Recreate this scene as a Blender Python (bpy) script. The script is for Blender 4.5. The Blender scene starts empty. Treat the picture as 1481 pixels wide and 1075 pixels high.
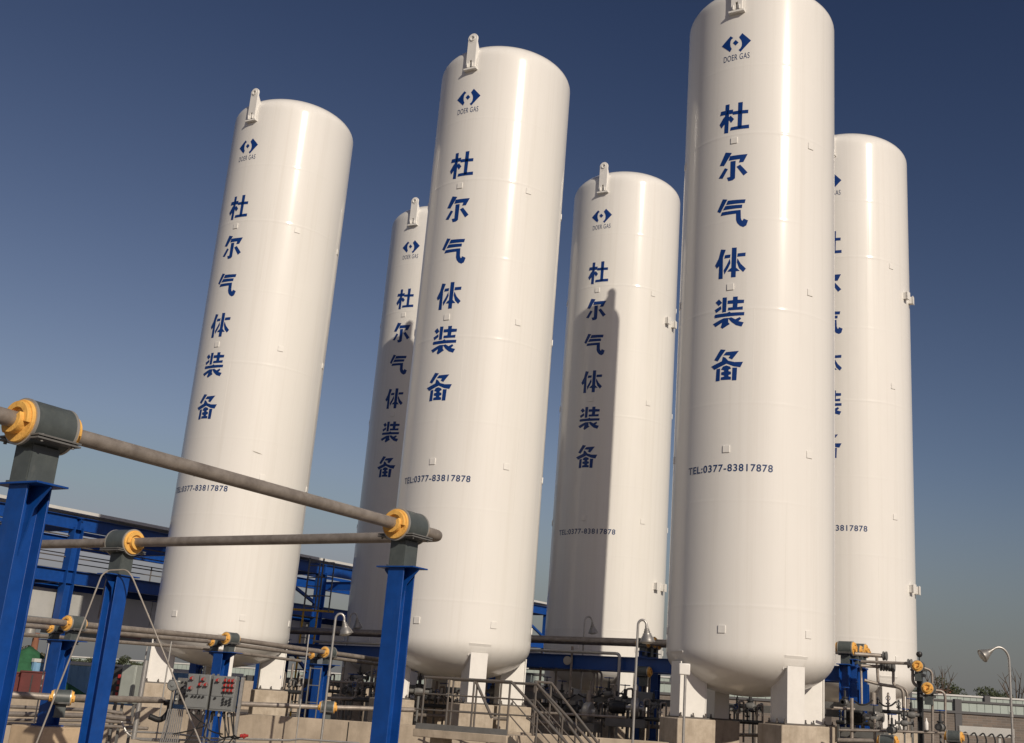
import bpy, bmesh, math, random
from mathutils import Vector, Matrix

random.seed(11)
R = math.radians
scene = bpy.context.scene
col = scene.collection

# ------------------------------------------------------------------ camera, sky, sun, exposure
EYE = 1.6
FPX, PITCH, ROLL, CXP, CYP = 1655.992, R(16.35405), R(3.65315), 740.5 + 97.042, 537.5 - 2.97
_f = Vector((0, math.cos(PITCH), math.sin(PITCH)))
_u0 = Vector((0, -math.sin(PITCH), math.cos(PITCH)))
_r0 = Vector((1, 0, 0))
_r = _r0 * math.cos(ROLL) + _u0 * math.sin(ROLL)
_u = _u0 * math.cos(ROLL) - _r0 * math.sin(ROLL)
cam_d = bpy.data.cameras.new('camera')
cam = bpy.data.objects.new('camera', cam_d)
col.objects.link(cam)
cam.matrix_world = Matrix(((_r.x, _u.x, -_f.x, 0), (_r.y, _u.y, -_f.y, 0), (_r.z, _u.z, -_f.z, EYE), (0, 0, 0, 1)))
cam_d.sensor_width = 36.0
cam_d.lens = FPX / 1481 * 36.0
cam_d.shift_x = -97.042 / 1481
cam_d.shift_y = -2.97 / 1481
cam_d.clip_end = 5000
cam_d.clip_start = 0.1
scene.camera = cam

SUN_EL, SUN_AZ = R(28.7), R(150.0)
sun_d = bpy.data.lights.new('sun', 'SUN')
sun_d.energy = 3.5
sun_d.angle = R(0.5)
sun_d.color = (1.0, 0.89, 0.745)
sun = bpy.data.objects.new('sun', sun_d)
col.objects.link(sun)
_sd = Vector((math.sin(SUN_AZ) * math.cos(SUN_EL), math.cos(SUN_AZ) * math.cos(SUN_EL), math.sin(SUN_EL)))
sun.rotation_euler = _sd.to_track_quat('Z', 'Y').to_euler()
sun.location = _sd * 60

world = bpy.data.worlds.new("World")
scene.world = world
world.use_nodes = True
wn, wl = world.node_tree.nodes, world.node_tree.links
wn.clear()
wo = wn.new('ShaderNodeOutputWorld')
wb = wn.new('ShaderNodeBackground')
sky = wn.new('ShaderNodeTexSky')
sky.sky_type = 'NISHITA'
sky.sun_disc = False
sky.sun_elevation = SUN_EL
sky.sun_rotation = SUN_AZ
sky.altitude = 0
sky.air_density = 1.0
sky.dust_density = 2.0
sky.ozone_density = 2.0
wb.inputs['Strength'].default_value = 0.082
wm = wn.new('ShaderNodeMixRGB')          # deeper blue overhead, dusty grey low down
wm.blend_type = 'MULTIPLY'
wm.inputs[0].default_value = 1
wm.inputs[2].default_value = (.413, .413, .413, 1)
wg = wn.new('ShaderNodeGamma')
wg.inputs[1].default_value = 1.7
wh = wn.new('ShaderNodeHueSaturation')
wh.inputs['Saturation'].default_value = .7
wl.new(sky.outputs[0], wm.inputs[1])
wd = wn.new('ShaderNodeMixRGB')          # keep the glow round the sun from outshining the sun itself
wd.blend_type = 'DARKEN'
wd.inputs[0].default_value = 1
wd.inputs[2].default_value = (1.95, 2.03, 2.5, 1)
wl.new(wm.outputs[0], wd.inputs[1])
wl.new(wd.outputs[0], wg.inputs[0])
wl.new(wg.outputs[0], wh.inputs['Color'])
ws = wn.new('ShaderNodeSeparateColor')
wc = wn.new('ShaderNodeCombineColor')
wl.new(wh.outputs[0], ws.inputs[0])
for ci, (pw, gain) in enumerate(((1.4, .815), (1.2, .835), (1.0, 1.0))):
    p1 = wn.new('ShaderNodeMath')
    p1.operation = 'POWER'
    p1.inputs[1].default_value = pw
    p2 = wn.new('ShaderNodeMath')
    p2.operation = 'MULTIPLY'
    p2.inputs[1].default_value = gain
    wl.new(ws.outputs[ci], p1.inputs[0])
    wl.new(p1.outputs[0], p2.inputs[0])
    wl.new(p2.outputs[0], wc.inputs[ci])
wtc = wn.new('ShaderNodeTexCoord')        # thin dust haze low over the horizon
wsx = wn.new('ShaderNodeSeparateXYZ')
wl.new(wtc.outputs['Generated'], wsx.inputs[0])
wmr = wn.new('ShaderNodeMapRange')
wmr.interpolation_type = 'SMOOTHSTEP'
wmr.inputs[1].default_value = .22
wmr.inputs[2].default_value = -.02
wmr.inputs[3].default_value = 0
wmr.inputs[4].default_value = .75
wl.new(wsx.outputs[2], wmr.inputs[0])
whz = wn.new('ShaderNodeMixRGB')
whz.inputs[2].default_value = (2.45, 2.4, 2.36, 1)
wl.new(wmr.outputs[0], whz.inputs[0])
wl.new(wc.outputs[0], whz.inputs[1])
wl.new(whz.outputs[0], wb.inputs['Color'])
wl.new(wb.outputs[0], wo.inputs['Surface'])

scene.view_settings.view_transform = 'Standard'
scene.view_settings.look = 'None'
scene.view_settings.exposure = 0.0
scene.view_settings.gamma = 1.0
scene.view_settings.use_curve_mapping = False

# ------------------------------------------------------------------ helpers
U = Vector((0.886, -0.4636, 0))      # along a row of tanks
V = Vector((0.4636, 0.886, 0))       # from the front row to the back row
Z = Vector((0, 0, 1))


def ray(px, py):
    return _f + _r * ((px - CXP) / FPX) - _u * ((py - CYP) / FPX)


def at(px, py, y):
    d = ray(px, py)
    p = d * (y / d.y)
    return Vector((p.x, p.y, p.z + EYE))


def atz(px, py, z):
    d = ray(px, py)
    p = d * ((z - EYE) / d.z)
    return Vector((p.x, p.y, z))


def rotz(a):
    return Matrix.Rotation(a, 3, 'Z')


def frame(axis, up=Z):
    x = axis.normalized()
    if abs(x.dot(up)) > 0.98:
        up = Vector((1, 0, 0)) if abs(x.x) < 0.9 else Vector((0, 1, 0))
    y = up.cross(x).normalized()
    z = x.cross(y)
    return x, y, z


class MB:
    def __init__(s):
        s.v = []
        s.f = []

    def add(s, vs, fs):
        o = len(s.v)
        s.v += [Vector(a) for a in vs]
        s.f += [tuple(i + o for i in f) for f in fs]
        return s

    def box(s, c, size, M=None):
        c = Vector(c)
        vs = []
        for dz in (-.5, .5):
            for dx, dy in ((-.5, -.5), (.5, -.5), (.5, .5), (-.5, .5)):
                p = Vector((dx * size[0], dy * size[1], dz * size[2]))
                vs.append(c + (M @ p if M else p))
        return s.add(vs, [(3, 2, 1, 0), (4, 5, 6, 7), (0, 1, 5, 4), (1, 2, 6, 5), (2, 3, 7, 6), (3, 0, 4, 7)])

    def extr(s, poly, o, X, Y, D):
        """polygon (x, y) in the plane o+X*x+Y*y, pushed along the vector D"""
        o = Vector(o)
        n = len(poly)
        a = [o + X * p[0] + Y * p[1] for p in poly]
        b = [p + D for p in a]
        fs = [tuple(range(n - 1, -1, -1)), tuple(range(n, 2 * n))]
        fs += [(i, (i + 1) % n, n + (i + 1) % n, n + i) for i in range(n)]
        if X.cross(Y).dot(D) < 0:
            fs = [tuple(reversed(f)) for f in fs]
        return s.add(a + b, fs)

    def bar(s, p, q, w, h, up=Z):
        p, q = Vector(p), Vector(q)
        x, y, z = frame(q - p, up)
        return s.extr([(-w / 2, -h / 2), (w / 2, -h / 2), (w / 2, h / 2), (-w / 2, h / 2)], p, y, z, q - p)

    def ibeam(s, p, q, w, h, up=Z, tf=.016, tw=.012):
        p, q = Vector(p), Vector(q)
        x, y, z = frame(q - p, up)
        a, b, t, k = w / 2, h / 2, tf, tw / 2
        poly = [(-a, -b), (a, -b), (a, -b + t), (k, -b + t), (k, b - t), (a, b - t), (a, b), (-a, b), (-a, b - t), (-k, b - t), (-k, -b + t), (-a, -b + t)]
        return s.extr(poly, p, y, z, q - p)

    def tube(s, pts, r, n=10, cap=True):
        pts = [Vector(p) for p in pts]
        m = len(pts)
        rr = r if isinstance(r, (list, tuple)) else [r] * m
        o = len(s.v)
        t0 = (pts[1] - pts[0]).normalized()
        _, y, z = frame(t0)
        for i, p in enumerate(pts):
            if i == 0:
                t = t0
            elif i == m - 1:
                t = (pts[i] - pts[i - 1]).normalized()
            else:
                t = ((pts[i] - pts[i - 1]).normalized() + (pts[i + 1] - pts[i]).normalized())
                t = t.normalized() if t.length > 1e-6 else t0
            y = (y - t * y.dot(t)).normalized()
            z = t.cross(y)
            for k in range(n):
                a = 2 * math.pi * k / n
                s.v.append(p + (y * math.cos(a) + z * math.sin(a)) * rr[i])
        for i in range(m - 1):
            for k in range(n):
                k2 = (k + 1) % n
                s.f.append((o + i * n + k, o + i * n + k2, o + (i + 1) * n + k2, o + (i + 1) * n + k))
        if cap:
            s.f.append(tuple(o + k for k in range(n - 1, -1, -1)))
            s.f.append(tuple(o + (m - 1) * n + k for k in range(n)))
        return s

    def lathe(s, prof, o=(0, 0, 0), axis=Z, n=24):
        """profile of (radius, distance along axis)"""
        o = Vector(o)
        x, y, z = frame(Vector(axis))
        b = len(s.v)
        m = len(prof)
        for r, h in prof:
            for k in range(n):
                a = 2 * math.pi * k / n
                s.v.append(o + x * h + (y * math.cos(a) + z * math.sin(a)) * max(r, 1e-5))
        for i in range(m - 1):
            for k in range(n):
                k2 = (k + 1) % n
                s.f.append((b + i * n + k, b + i * n + k2, b + (i + 1) * n + k2, b + (i + 1) * n + k))
        if prof[0][0] > 1e-4:
            s.f.append(tuple(b + k for k in range(n - 1, -1, -1)))
        if prof[-1][0] > 1e-4:
            s.f.append(tuple(b + (m - 1) * n + k for k in range(n)))
        return s

    def build(s, name, mat, parent=None, bevel=0, sharp=35, world=True):
        me = bpy.data.meshes.new(name)
        off = parent.location if (parent is not None and world) else Vector((0, 0, 0))
        g = parent
        if parent is not None and world and parent.parent is not None:
            off = parent.location + parent.parent.location
        me.from_pydata([tuple(a - off) for a in s.v], [], s.f)
        me.polygons.foreach_set('use_smooth', [True] * len(me.polygons))
        me.set_sharp_from_angle(angle=R(sharp))
        me.materials.append(mat)
        me.update()
        o = bpy.data.objects.new(name, me)
        col.objects.link(o)
        if parent is not None:
            o.parent = parent
        if bevel:
            b = o.modifiers.new('bevel', 'BEVEL')
            b.width = bevel
            b.segments = 2
            b.limit_method = 'ANGLE'
            b.angle_limit = R(40)
        return o


def bend(pts, r, n=6):
    """round the corners of a pipe route"""
    pts = [Vector(p) for p in pts]
    out = [pts[0]]
    for i in range(1, len(pts) - 1):
        a, b, c = pts[i - 1], pts[i], pts[i + 1]
        d1, d2 = (a - b), (c - b)
        k = min(r, d1.length * .45, d2.length * .45)
        p, q = b + d1.normalized() * k, b + d2.normalized() * k
        for j in range(n + 1):
            t = j / n
            out.append(p * (1 - t) ** 2 + b * 2 * t * (1 - t) + q * t * t)
    out.append(pts[-1])
    return out


def tag(o, label=None, cat=None, group=None, kind=None):
    for k, v in (('label', label), ('category', cat), ('group', group), ('kind', kind)):
        if v:
            o[k] = v
    return o


def thing(name, label, cat, loc=(0, 0, 0), rz=0, group=None):
    o = bpy.data.objects.new(name, None)
    o.empty_display_size = .2
    col.objects.link(o)
    o.location = loc
    o.rotation_euler = (0, 0, rz)
    return tag(o, label, cat, group)


def dup(root, loc, rz=0, label=None, scale=None, rot=None):
    r = root.copy()
    col.objects.link(r)
    r.location = loc
    r.rotation_euler = rot if rot else (0, 0, rz)
    if scale:
        r.scale = (scale,) * 3
    if label:
        r['label'] = label
    for ch in list(root.children):
        c = ch.copy()
        col.objects.link(c)
        c.parent = r
        for g in list(ch.children):
            d = g.copy()
            col.objects.link(d)
            d.parent = c
    return r


# ------------------------------------------------------------------ materials
def mat(name, base, rough=.5, metal=0, noise=0, scale=4, detail=6, bump=0, bscale=30, coat=0, tint=None, rvar=0, stretch=None, spec=None):
    m = bpy.data.materials.new(name)
    m.use_nodes = True
    n, l = m.node_tree.nodes, m.node_tree.links
    b = n['Principled BSDF']
    b.inputs['Base Color'].default_value = (*base, 1)
    b.inputs['Roughness'].default_value = rough
    b.inputs['Metallic'].default_value = metal
    b.inputs['Coat Weight'].default_value = coat
    b.inputs['Coat Roughness'].default_value = .13
    if spec is not None:
        b.inputs['Specular IOR Level'].default_value = spec
    if noise or bump or rvar:
        tc = n.new('ShaderNodeTexCoord')
        mp = n.new('ShaderNodeMapping')
        l.new(tc.outputs['Object'], mp.inputs['Vector'])
        if stretch:
            mp.inputs['Scale'].default_value = stretch
    if noise:
        nz = n.new('ShaderNodeTexNoise')
        nz.inputs['Scale'].default_value = scale
        nz.inputs['Detail'].default_value = detail
        nz.inputs['Roughness'].default_value = .65
        l.new(mp.outputs[0], nz.inputs['Vector'])
        cr = n.new('ShaderNodeValToRGB')
        t = tint or tuple(c * (1 - noise) for c in base)
        cr.color_ramp.elements[0].position = .33
        cr.color_ramp.elements[0].color = (*t, 1)
        cr.color_ramp.elements[1].position = .66
        cr.color_ramp.elements[1].color = (*base, 1)
        l.new(nz.outputs['Fac'], cr.inputs[0])
        l.new(cr.outputs[0], b.inputs['Base Color'])
        if rvar:
            mr = n.new('ShaderNodeMapRange')
            mr.inputs[3].default_value = rough - rvar
            mr.inputs[4].default_value = rough + rvar
            l.new(nz.outputs['Fac'], mr.inputs[0])
            l.new(mr.outputs[0], b.inputs['Roughness'])
    if bump:
        nb = n.new('ShaderNodeTexNoise')
        nb.inputs['Scale'].default_value = bscale
        nb.inputs['Detail'].default_value = 5
        l.new(mp.outputs[0], nb.inputs['Vector'])
        bp = n.new('ShaderNodeBump')
        bp.inputs['Strength'].default_value = bump
        bp.inputs['Distance'].default_value = .02
        l.new(nb.outputs['Fac'], bp.inputs['Height'])
        l.new(bp.outputs[0], b.inputs['Normal'])
    return m


M = {}
M['white'] = mat('white_gloss_paint', (.77, .755, .72), .5, noise=.035, scale=.6, bump=.07, bscale=1.3, coat=.6, stretch=(1, 1, .35), spec=.3)
M['white_trim'] = mat('white_trim_paint', (.77, .755, .72), .45, noise=.07, scale=5)
M['blue_mark'] = mat('blue_lettering_paint', (.003, .036, .19), .4)
M['dark_mark'] = mat('dark_lettering_paint', (.012, .042, .14), .4)
M['blue'] = mat('blue_steel_paint', (.003, .062, .30), .45, noise=.25, scale=6, bump=.08, bscale=14, rvar=.08)
M['blue_dark'] = mat('blue_frame_paint', (.004, .062, .29), .45, noise=.2, scale=3)
M['shell'] = mat('grey_green_steel_paint', (.085, .10, .10), .45, noise=.25, scale=8)
M['yellow'] = mat('yellow_foam_insulation', (.84, .49, .12), .75, noise=.2, scale=9, tint=(.68, .36, .08), bump=.25, bscale=40)
M['rim'] = mat('galvanised_rim', (.5, .48, .44), .4, metal=.5, noise=.2, scale=12)
M['pipe'] = mat('weathered_stainless_pipe', (.36, .32, .28), .5, metal=.35, noise=.4, scale=7, tint=(.22, .19, .165), bump=.12, bscale=25, stretch=(1, 1, 1))
M['pipe_thin'] = mat('stainless_tube', (.40, .36, .31), .42, metal=.4, noise=.25, scale=10)
M['galv'] = mat('galvanised_steel', (.46, .45, .43), .38, metal=.6, noise=.2, scale=14)
M['lamp'] = mat('cast_aluminium', (.36, .35, .33), .4, metal=.6, noise=.25, scale=20)
M['dark'] = mat('dark_painted_steel', (.035, .037, .04), .45, noise=.3, scale=10)
M['greysteel'] = mat('grey_painted_steel', (.17, .17, .165), .5, noise=.25, scale=6)
M['rail'] = mat('grey_handrail_paint', (.10, .098, .094), .5, noise=.4, scale=9, tint=(.125, .10, .082))
M['panel'] = mat('grey_enamel_panel', (.20, .21, .21), .4, noise=.12, scale=7)
M['cabinet'] = mat('pale_grey_cabinet', (.33, .36, .33), .45, noise=.15, scale=4)
M['red'] = mat('red_plastic', (.36, .03, .028), .35)
M['redbox'] = mat('red_box_paint', (.12, .018, .015), .5, noise=.3, scale=3)
M['black'] = mat('black_rubber', (.015, .015, .016), .5)
M['lens'] = mat('lamp_glass', (.55, .55, .5), .15)
M['glass'] = mat('gauge_face', (.35, .34, .31), .3)
M['concrete'] = mat('pale_concrete', (.50, .42, .325), .85, noise=.3, scale=2.2, tint=(.36, .30, .23), bump=.25, bscale=9)
M['concrete_dark'] = mat('stained_concrete', (.52, .45, .36), .85, noise=.35, scale=3.5, tint=(.36, .30, .23), bump=.3, bscale=12)
M['ground'] = mat('dusty_ground', (.27, .225, .175), .95, noise=.35, scale=.35, bump=.4, bscale=3)
M['roof'] = mat('white_roof_sheet', (.62, .62, .60), .5, noise=.12, scale=1.5)
M['cladding'] = mat('pale_cladding', (.46, .46, .44), .6, noise=.15, scale=1.2)
M['ltblue'] = mat('light_blue_sheet', (.20, .38, .58), .5, noise=.2, scale=2)
M['net'] = mat('green_dust_net', (.035, .15, .07), .9, noise=.5, scale=2.2, tint=(.015, .075, .035), bump=.6, bscale=6)
M['teal'] = mat('pale_teal_panel', (.36, .42, .39), .5, noise=.1, scale=1.5)
M['brickwall'] = mat('grey_brown_masonry', (.24, .20, .17), .9, noise=.35, scale=2.5, bump=.3, bscale=10)
M['pillar'] = mat('dark_fence_post', (.08, .08, .085), .6)
M['chimney'] = mat('rust_brick', (.28, .12, .07), .85, noise=.3, scale=3)
M['bark'] = mat('bark', (.12, .09, .065), .9, noise=.3, scale=8)
M['leaf'] = mat('dull_green_leaves', (.055, .07, .03), .8, noise=.5, scale=3)
M['leaf_dry'] = mat('dusty_green_leaves', (.09, .085, .045), .8, noise=.4, scale=3)
M['ladder_yellow'] = mat('yellow_ladder_paint', (.62, .36, .03), .5, noise=.2, scale=9)
M['brown'] = mat('cardboard_brown', (.55, .42, .28), .8, noise=.2, scale=6)
M['pink'] = mat('faded_red_banner', (.50, .16, .17), .6, noise=.3, scale=1.5, tint=(.58, .45, .42))
M['tile'] = mat('red_roof_tiles', (.34, .13, .08), .8, noise=.3, scale=3)
M['scuff'] = mat('dark_scuff', (.12, .10, .08), .7, noise=.5, scale=12, tint=(.45, .42, .37))


def rain_streaks(m, amount, col2, sx=(3.2, 3.2, .05), lo=.5, hi=.75):
    """faint dirt washed down the surface, multiplied over what the material has"""
    n, l = m.node_tree.nodes, m.node_tree.links
    b = n['Principled BSDF']
    tc = n.new('ShaderNodeTexCoord')
    mp = n.new('ShaderNodeMapping')
    mp.inputs['Scale'].default_value = sx
    oi = n.new('ShaderNodeObjectInfo')      # a different stretch of dirt on every copy
    va = n.new('ShaderNodeVectorMath')
    va.operation = 'ADD'
    l.new(tc.outputs['Object'], va.inputs[0])
    l.new(oi.outputs['Location'], va.inputs[1])
    l.new(va.outputs[0], mp.inputs['Vector'])
    nz = n.new('ShaderNodeTexNoise')
    nz.inputs['Scale'].default_value = 2.0
    nz.inputs['Detail'].default_value = 7
    nz.inputs['Roughness'].default_value = .7
    l.new(mp.outputs[0], nz.inputs['Vector'])
    mr = n.new('ShaderNodeMapRange')
    mr.inputs[1].default_value = lo
    mr.inputs[2].default_value = hi
    mr.inputs[3].default_value = 0
    mr.inputs[4].default_value = amount
    l.new(nz.outputs['Fac'], mr.inputs[0])
    mx = n.new('ShaderNodeMixRGB')
    mx.inputs[2].default_value = (*col2, 1)
    src = b.inputs['Base Color'].links[0].from_socket
    l.new(mr.outputs[0], mx.inputs[0])
    l.new(src, mx.inputs[1])
    l.new(mx.outputs[0], b.inputs['Base Color'])


rain_streaks(M['white'], .2, (.50, .46, .39))
rain_streaks(M['concrete'], .55, (.22, .18, .135), (2.5, 2.5, .35), .45, .8)
rain_streaks(M['concrete_dark'], .45, (.20, .165, .12), (4, 4, .5), .45, .8)
rain_streaks(M['blue'], .16, (.08, .13, .26), (9, 9, 1.2), .55, .8)
rain_streaks(M['blue_dark'], .16, (.07, .12, .22), (5, 5, 1.2), .55, .8)
rain_streaks(M['shell'], .4, (.20, .20, .18), (8, 8, 3), .55, .8)


def mortar(m, sx, sy):
    n, l = m.node_tree.nodes, m.node_tree.links
    b = n['Principled BSDF']
    tc = n.new('ShaderNodeTexCoord')
    mp = n.new('ShaderNodeMapping')
    mp.inputs['Rotation'].default_value = (R(90), 0, 0)
    l.new(tc.outputs['Object'], mp.inputs['Vector'])
    br = n.new('ShaderNodeTexBrick')
    br.inputs['Color1'].default_value = (.26, .21, .175, 1)
    br.inputs['Color2'].default_value = (.19, .165, .145, 1)
    br.inputs['Mortar'].default_value = (.27, .25, .23, 1)
    br.inputs['Scale'].default_value = 1
    br.inputs['Brick Width'].default_value = sx
    br.inputs['Row Height'].default_value = sy
    br.inputs['Mortar Size'].default_value = .008
    l.new(mp.outputs[0], br.inputs['Vector'])
    nz = n.new('ShaderNodeTexNoise')
    nz.inputs['Scale'].default_value = .8
    nz.inputs['Detail'].default_value = 6
    l.new(tc.outputs['Object'], nz.inputs['Vector'])
    mx = n.new('ShaderNodeMixRGB')
    mx.blend_type = 'MULTIPLY'
    mx.inputs[0].default_value = .5
    l.new(br.outputs['Color'], mx.inputs[1])
    l.new(nz.outputs['Fac'], mx.inputs[2])
    l.new(mx.outputs[0], b.inputs['Base Color'])


mortar(M['brickwall'], .4, .1)

# ------------------------------------------------------------------ ground
gmb = MB()
gmb.add([(-3000, -800, 0), (3000, -800, 0), (3000, 4000, 0), (-3000, 4000, 0)], [(0, 1, 2, 3)])
tag(gmb.build('ground', M['ground']), kind='structure')
GLYPHS = {
 'logo': (14.812,[[(-0.375,0.024),(-0.152,0.226),(-0.084,0.162),(-0.129,0.137),(-0.152,0.084),(-0.157,0.011),(-0.145,-0.059),(-0.115,-0.119),(-0.156,-0.189)],[(0.129,0.241),(0.336,0.017),(0.099,-0.242),(0.051,-0.181),(0.097,-0.146),(0.123,-0.091),(0.128,-0.018),(0.113,0.051),(0.078,0.11),(0.057,0.151)],[(-0.027,0.096),(0.047,0.013),(-0.023,-0.053),(-0.094,0.031)]]),
 'du': (12.912,[[(-0.222,0.357),(-0.138,0.353),(-0.154,-0.356),(-0.242,-0.345)],[(-0.338,0.216),(-0.048,0.201),(-0.052,0.109),(-0.358,0.125)],[(-0.204,0.094),(-0.193,-0.062),(-0.319,-0.197),(-0.366,-0.105),(-0.267,0.046)],[(-0.153,0.017),(-0.099,0.055),(-0.022,-0.04),(-0.081,-0.113),(-0.131,-0.042)],[(0.082,0.354),(0.174,0.354),(0.161,-0.273),(0.077,-0.285)],[(-0.033,0.151),(0.303,0.142),(0.301,0.068),(-0.045,0.079)],[(-0.084,-0.24),(0.326,-0.232),(0.328,-0.309),(-0.096,-0.308)]]),
 'er': (11.714,[[(-0.193,0.353),(-0.054,0.316),(-0.228,0.041),(-0.328,0.065)],[(-0.082,0.242),(0.305,0.239),(0.221,0.065),(0.129,0.063),(0.155,0.147),(-0.109,0.147)],[(-0.066,0.108),(0.042,0.106),(0.036,-0.313),(-0.013,-0.349),(-0.109,-0.353),(-0.141,-0.273),(-0.065,-0.266)],[(-0.204,-0.03),(-0.138,-0.065),(-0.255,-0.262),(-0.346,-0.24)],[(0.079,-0.038),(0.151,-0.005),(0.313,-0.203),(0.236,-0.265)]]),
 'qi': (10.572,[[(-0.23,0.36),(-0.131,0.334),(-0.288,0.054),(-0.358,0.095)],[(-0.108,0.304),(0.285,0.285),(0.271,0.211),(-0.145,0.217)],[(-0.165,0.185),(0.216,0.166),(0.21,0.098),(-0.216,0.104)],[(-0.243,0.048),(0.183,0.043),(0.191,-0.146),(0.208,-0.201),(0.237,-0.225),(0.261,-0.174),(0.347,-0.218),(0.314,-0.327),(0.255,-0.359),(0.185,-0.327),(0.123,-0.257),(0.095,-0.179),(0.092,-0.024),(-0.27,-0.022)]]),
 'ti': (9.398,[[(-0.239,0.338),(-0.137,0.314),(-0.197,0.146),(-0.191,-0.341),(-0.279,-0.335),(-0.273,-0.03),(-0.332,-0.078),(-0.375,-0.01),(-0.289,0.142)],[(-0.138,0.189),(-0.022,0.187),(-0.027,0.125),(-0.151,0.124)],[(0.15,0.195),(0.313,0.2),(0.308,0.131),(0.143,0.129)],[(0.021,0.34),(0.115,0.335),(0.106,-0.339),(0.013,-0.337)],[(-0.03,0.09),(-0.017,-0.006),(-0.066,-0.115),(-0.143,-0.24),(-0.16,-0.154),(-0.089,-0.038)],[(0.144,0.08),(0.214,-0.051),(0.324,-0.166),(0.273,-0.232),(0.187,-0.142),(0.138,-0.003)],[(-0.034,-0.155),(0.004,-0.13),(0.004,-0.201),(-0.068,-0.194)],[(0.113,-0.13),(0.188,-0.205),(0.111,-0.204)]]),
 'zhuang': (8.26,[[(-0.164,0.347),(-0.078,0.342),(-0.09,0.023),(-0.169,0.021)],[(-0.26,0.32),(-0.188,0.237),(-0.26,0.182),(-0.334,0.264)],[(-0.212,0.159),(-0.199,0.095),(-0.317,0.031),(-0.351,0.094)],[(-0.047,0.264),(0.071,0.264),(0.073,0.34),(0.164,0.338),(0.162,0.265),(0.302,0.256),(0.298,0.195),(0.164,0.191),(0.158,0.098),(0.278,0.107),(0.276,0.046),(-0.037,0.05),(-0.034,0.103),(0.067,0.105),(0.073,0.194),(-0.049,0.199)],[(-0.338,-0.017),(-0.06,-0.015),(-0.009,0.01),(0.022,-0.017),(0.312,-0.023),(0.309,-0.084),(-0.345,-0.084),(-0.356,-0.045)],[(-0.136,-0.126),(-0.036,-0.129),(-0.034,-0.227),(-0.002,-0.265),(-0.155,-0.348),(-0.194,-0.318),(-0.159,-0.207),(-0.325,-0.287),(-0.382,-0.221),(-0.224,-0.157)],[(-0.024,-0.135),(0.034,-0.122),(0.125,-0.175),(0.221,-0.13),(0.245,-0.162),(0.185,-0.219),(0.301,-0.251),(0.261,-0.334),(0.147,-0.298),(0.047,-0.219)]]),
 'bei': (7.091,[[(-0.183,0.348),(-0.079,0.327),(-0.25,0.1),(-0.324,0.135)],[(-0.057,0.275),(0.209,0.282),(0.077,0.114),(0.007,0.15),(0.045,0.202),(-0.107,0.22)],[(-0.126,0.178),(-0.074,0.153),(-0.011,0.081),(0.128,0.042),(0.304,0.038),(0.255,-0.067),(0.12,-0.041),(-0.04,0.03),(-0.321,-0.079),(-0.395,-0.005),(-0.144,0.084)],[(-0.266,-0.082),(-0.192,-0.074),(-0.195,-0.338),(-0.278,-0.339)],[(0.095,-0.079),(0.185,-0.084),(0.175,-0.348),(0.09,-0.347)],[(-0.12,-0.038),(-0.049,-0.021),(0.032,-0.051),(0.052,-0.088),(0.003,-0.108),(-0.002,-0.148),(0.054,-0.167),(0.056,-0.211),(0.0,-0.227),(0.005,-0.263),(0.057,-0.28),(0.055,-0.329),(-0.16,-0.322),(-0.155,-0.273),(-0.083,-0.26),(-0.084,-0.23),(-0.15,-0.21),(-0.152,-0.164),(-0.086,-0.15),(-0.087,-0.117),(-0.154,-0.094)]]),
}

# ------------------------------------------------------------------ storage tanks
TR = 1.75
ZB, ZT = 1.25 + EYE, 16.02 + EYE
HB, HT = .85, .77
TANKS = [  # x, y, turn, label, short name
    (-9.058, 31.473, -.495, 'tall white storage tank farthest left, behind the long pipe, wholly lit by the sun', 'leftmost tank'),
    (-5.294, 38.395, -.449, 'tall white storage tank half hidden, shaded grey below, between the left and middle tanks', 'half hidden shaded tank'),
    (-2.480, 27.909, -.474, 'tall white storage tank in the middle of the front row, above the stair landing', 'front middle tank'),
    (1.238, 34.763, -.492, 'tall white storage tank in the back row with another tank\'s shadow down its left half', 'shadowed back tank'),
    (3.951, 24.637, -.483, 'largest looking white storage tank, its top cut off by the photo edge', 'nearest tank'),
    (7.682, 31.359, -.515, 'tall white storage tank farthest right, its lettering mostly covered by the tank in front', 'rightmost tank'),
]


def on_shell(phi, z, r=TR):
    return Vector((r * math.sin(phi), -r * math.cos(phi), z))


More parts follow.
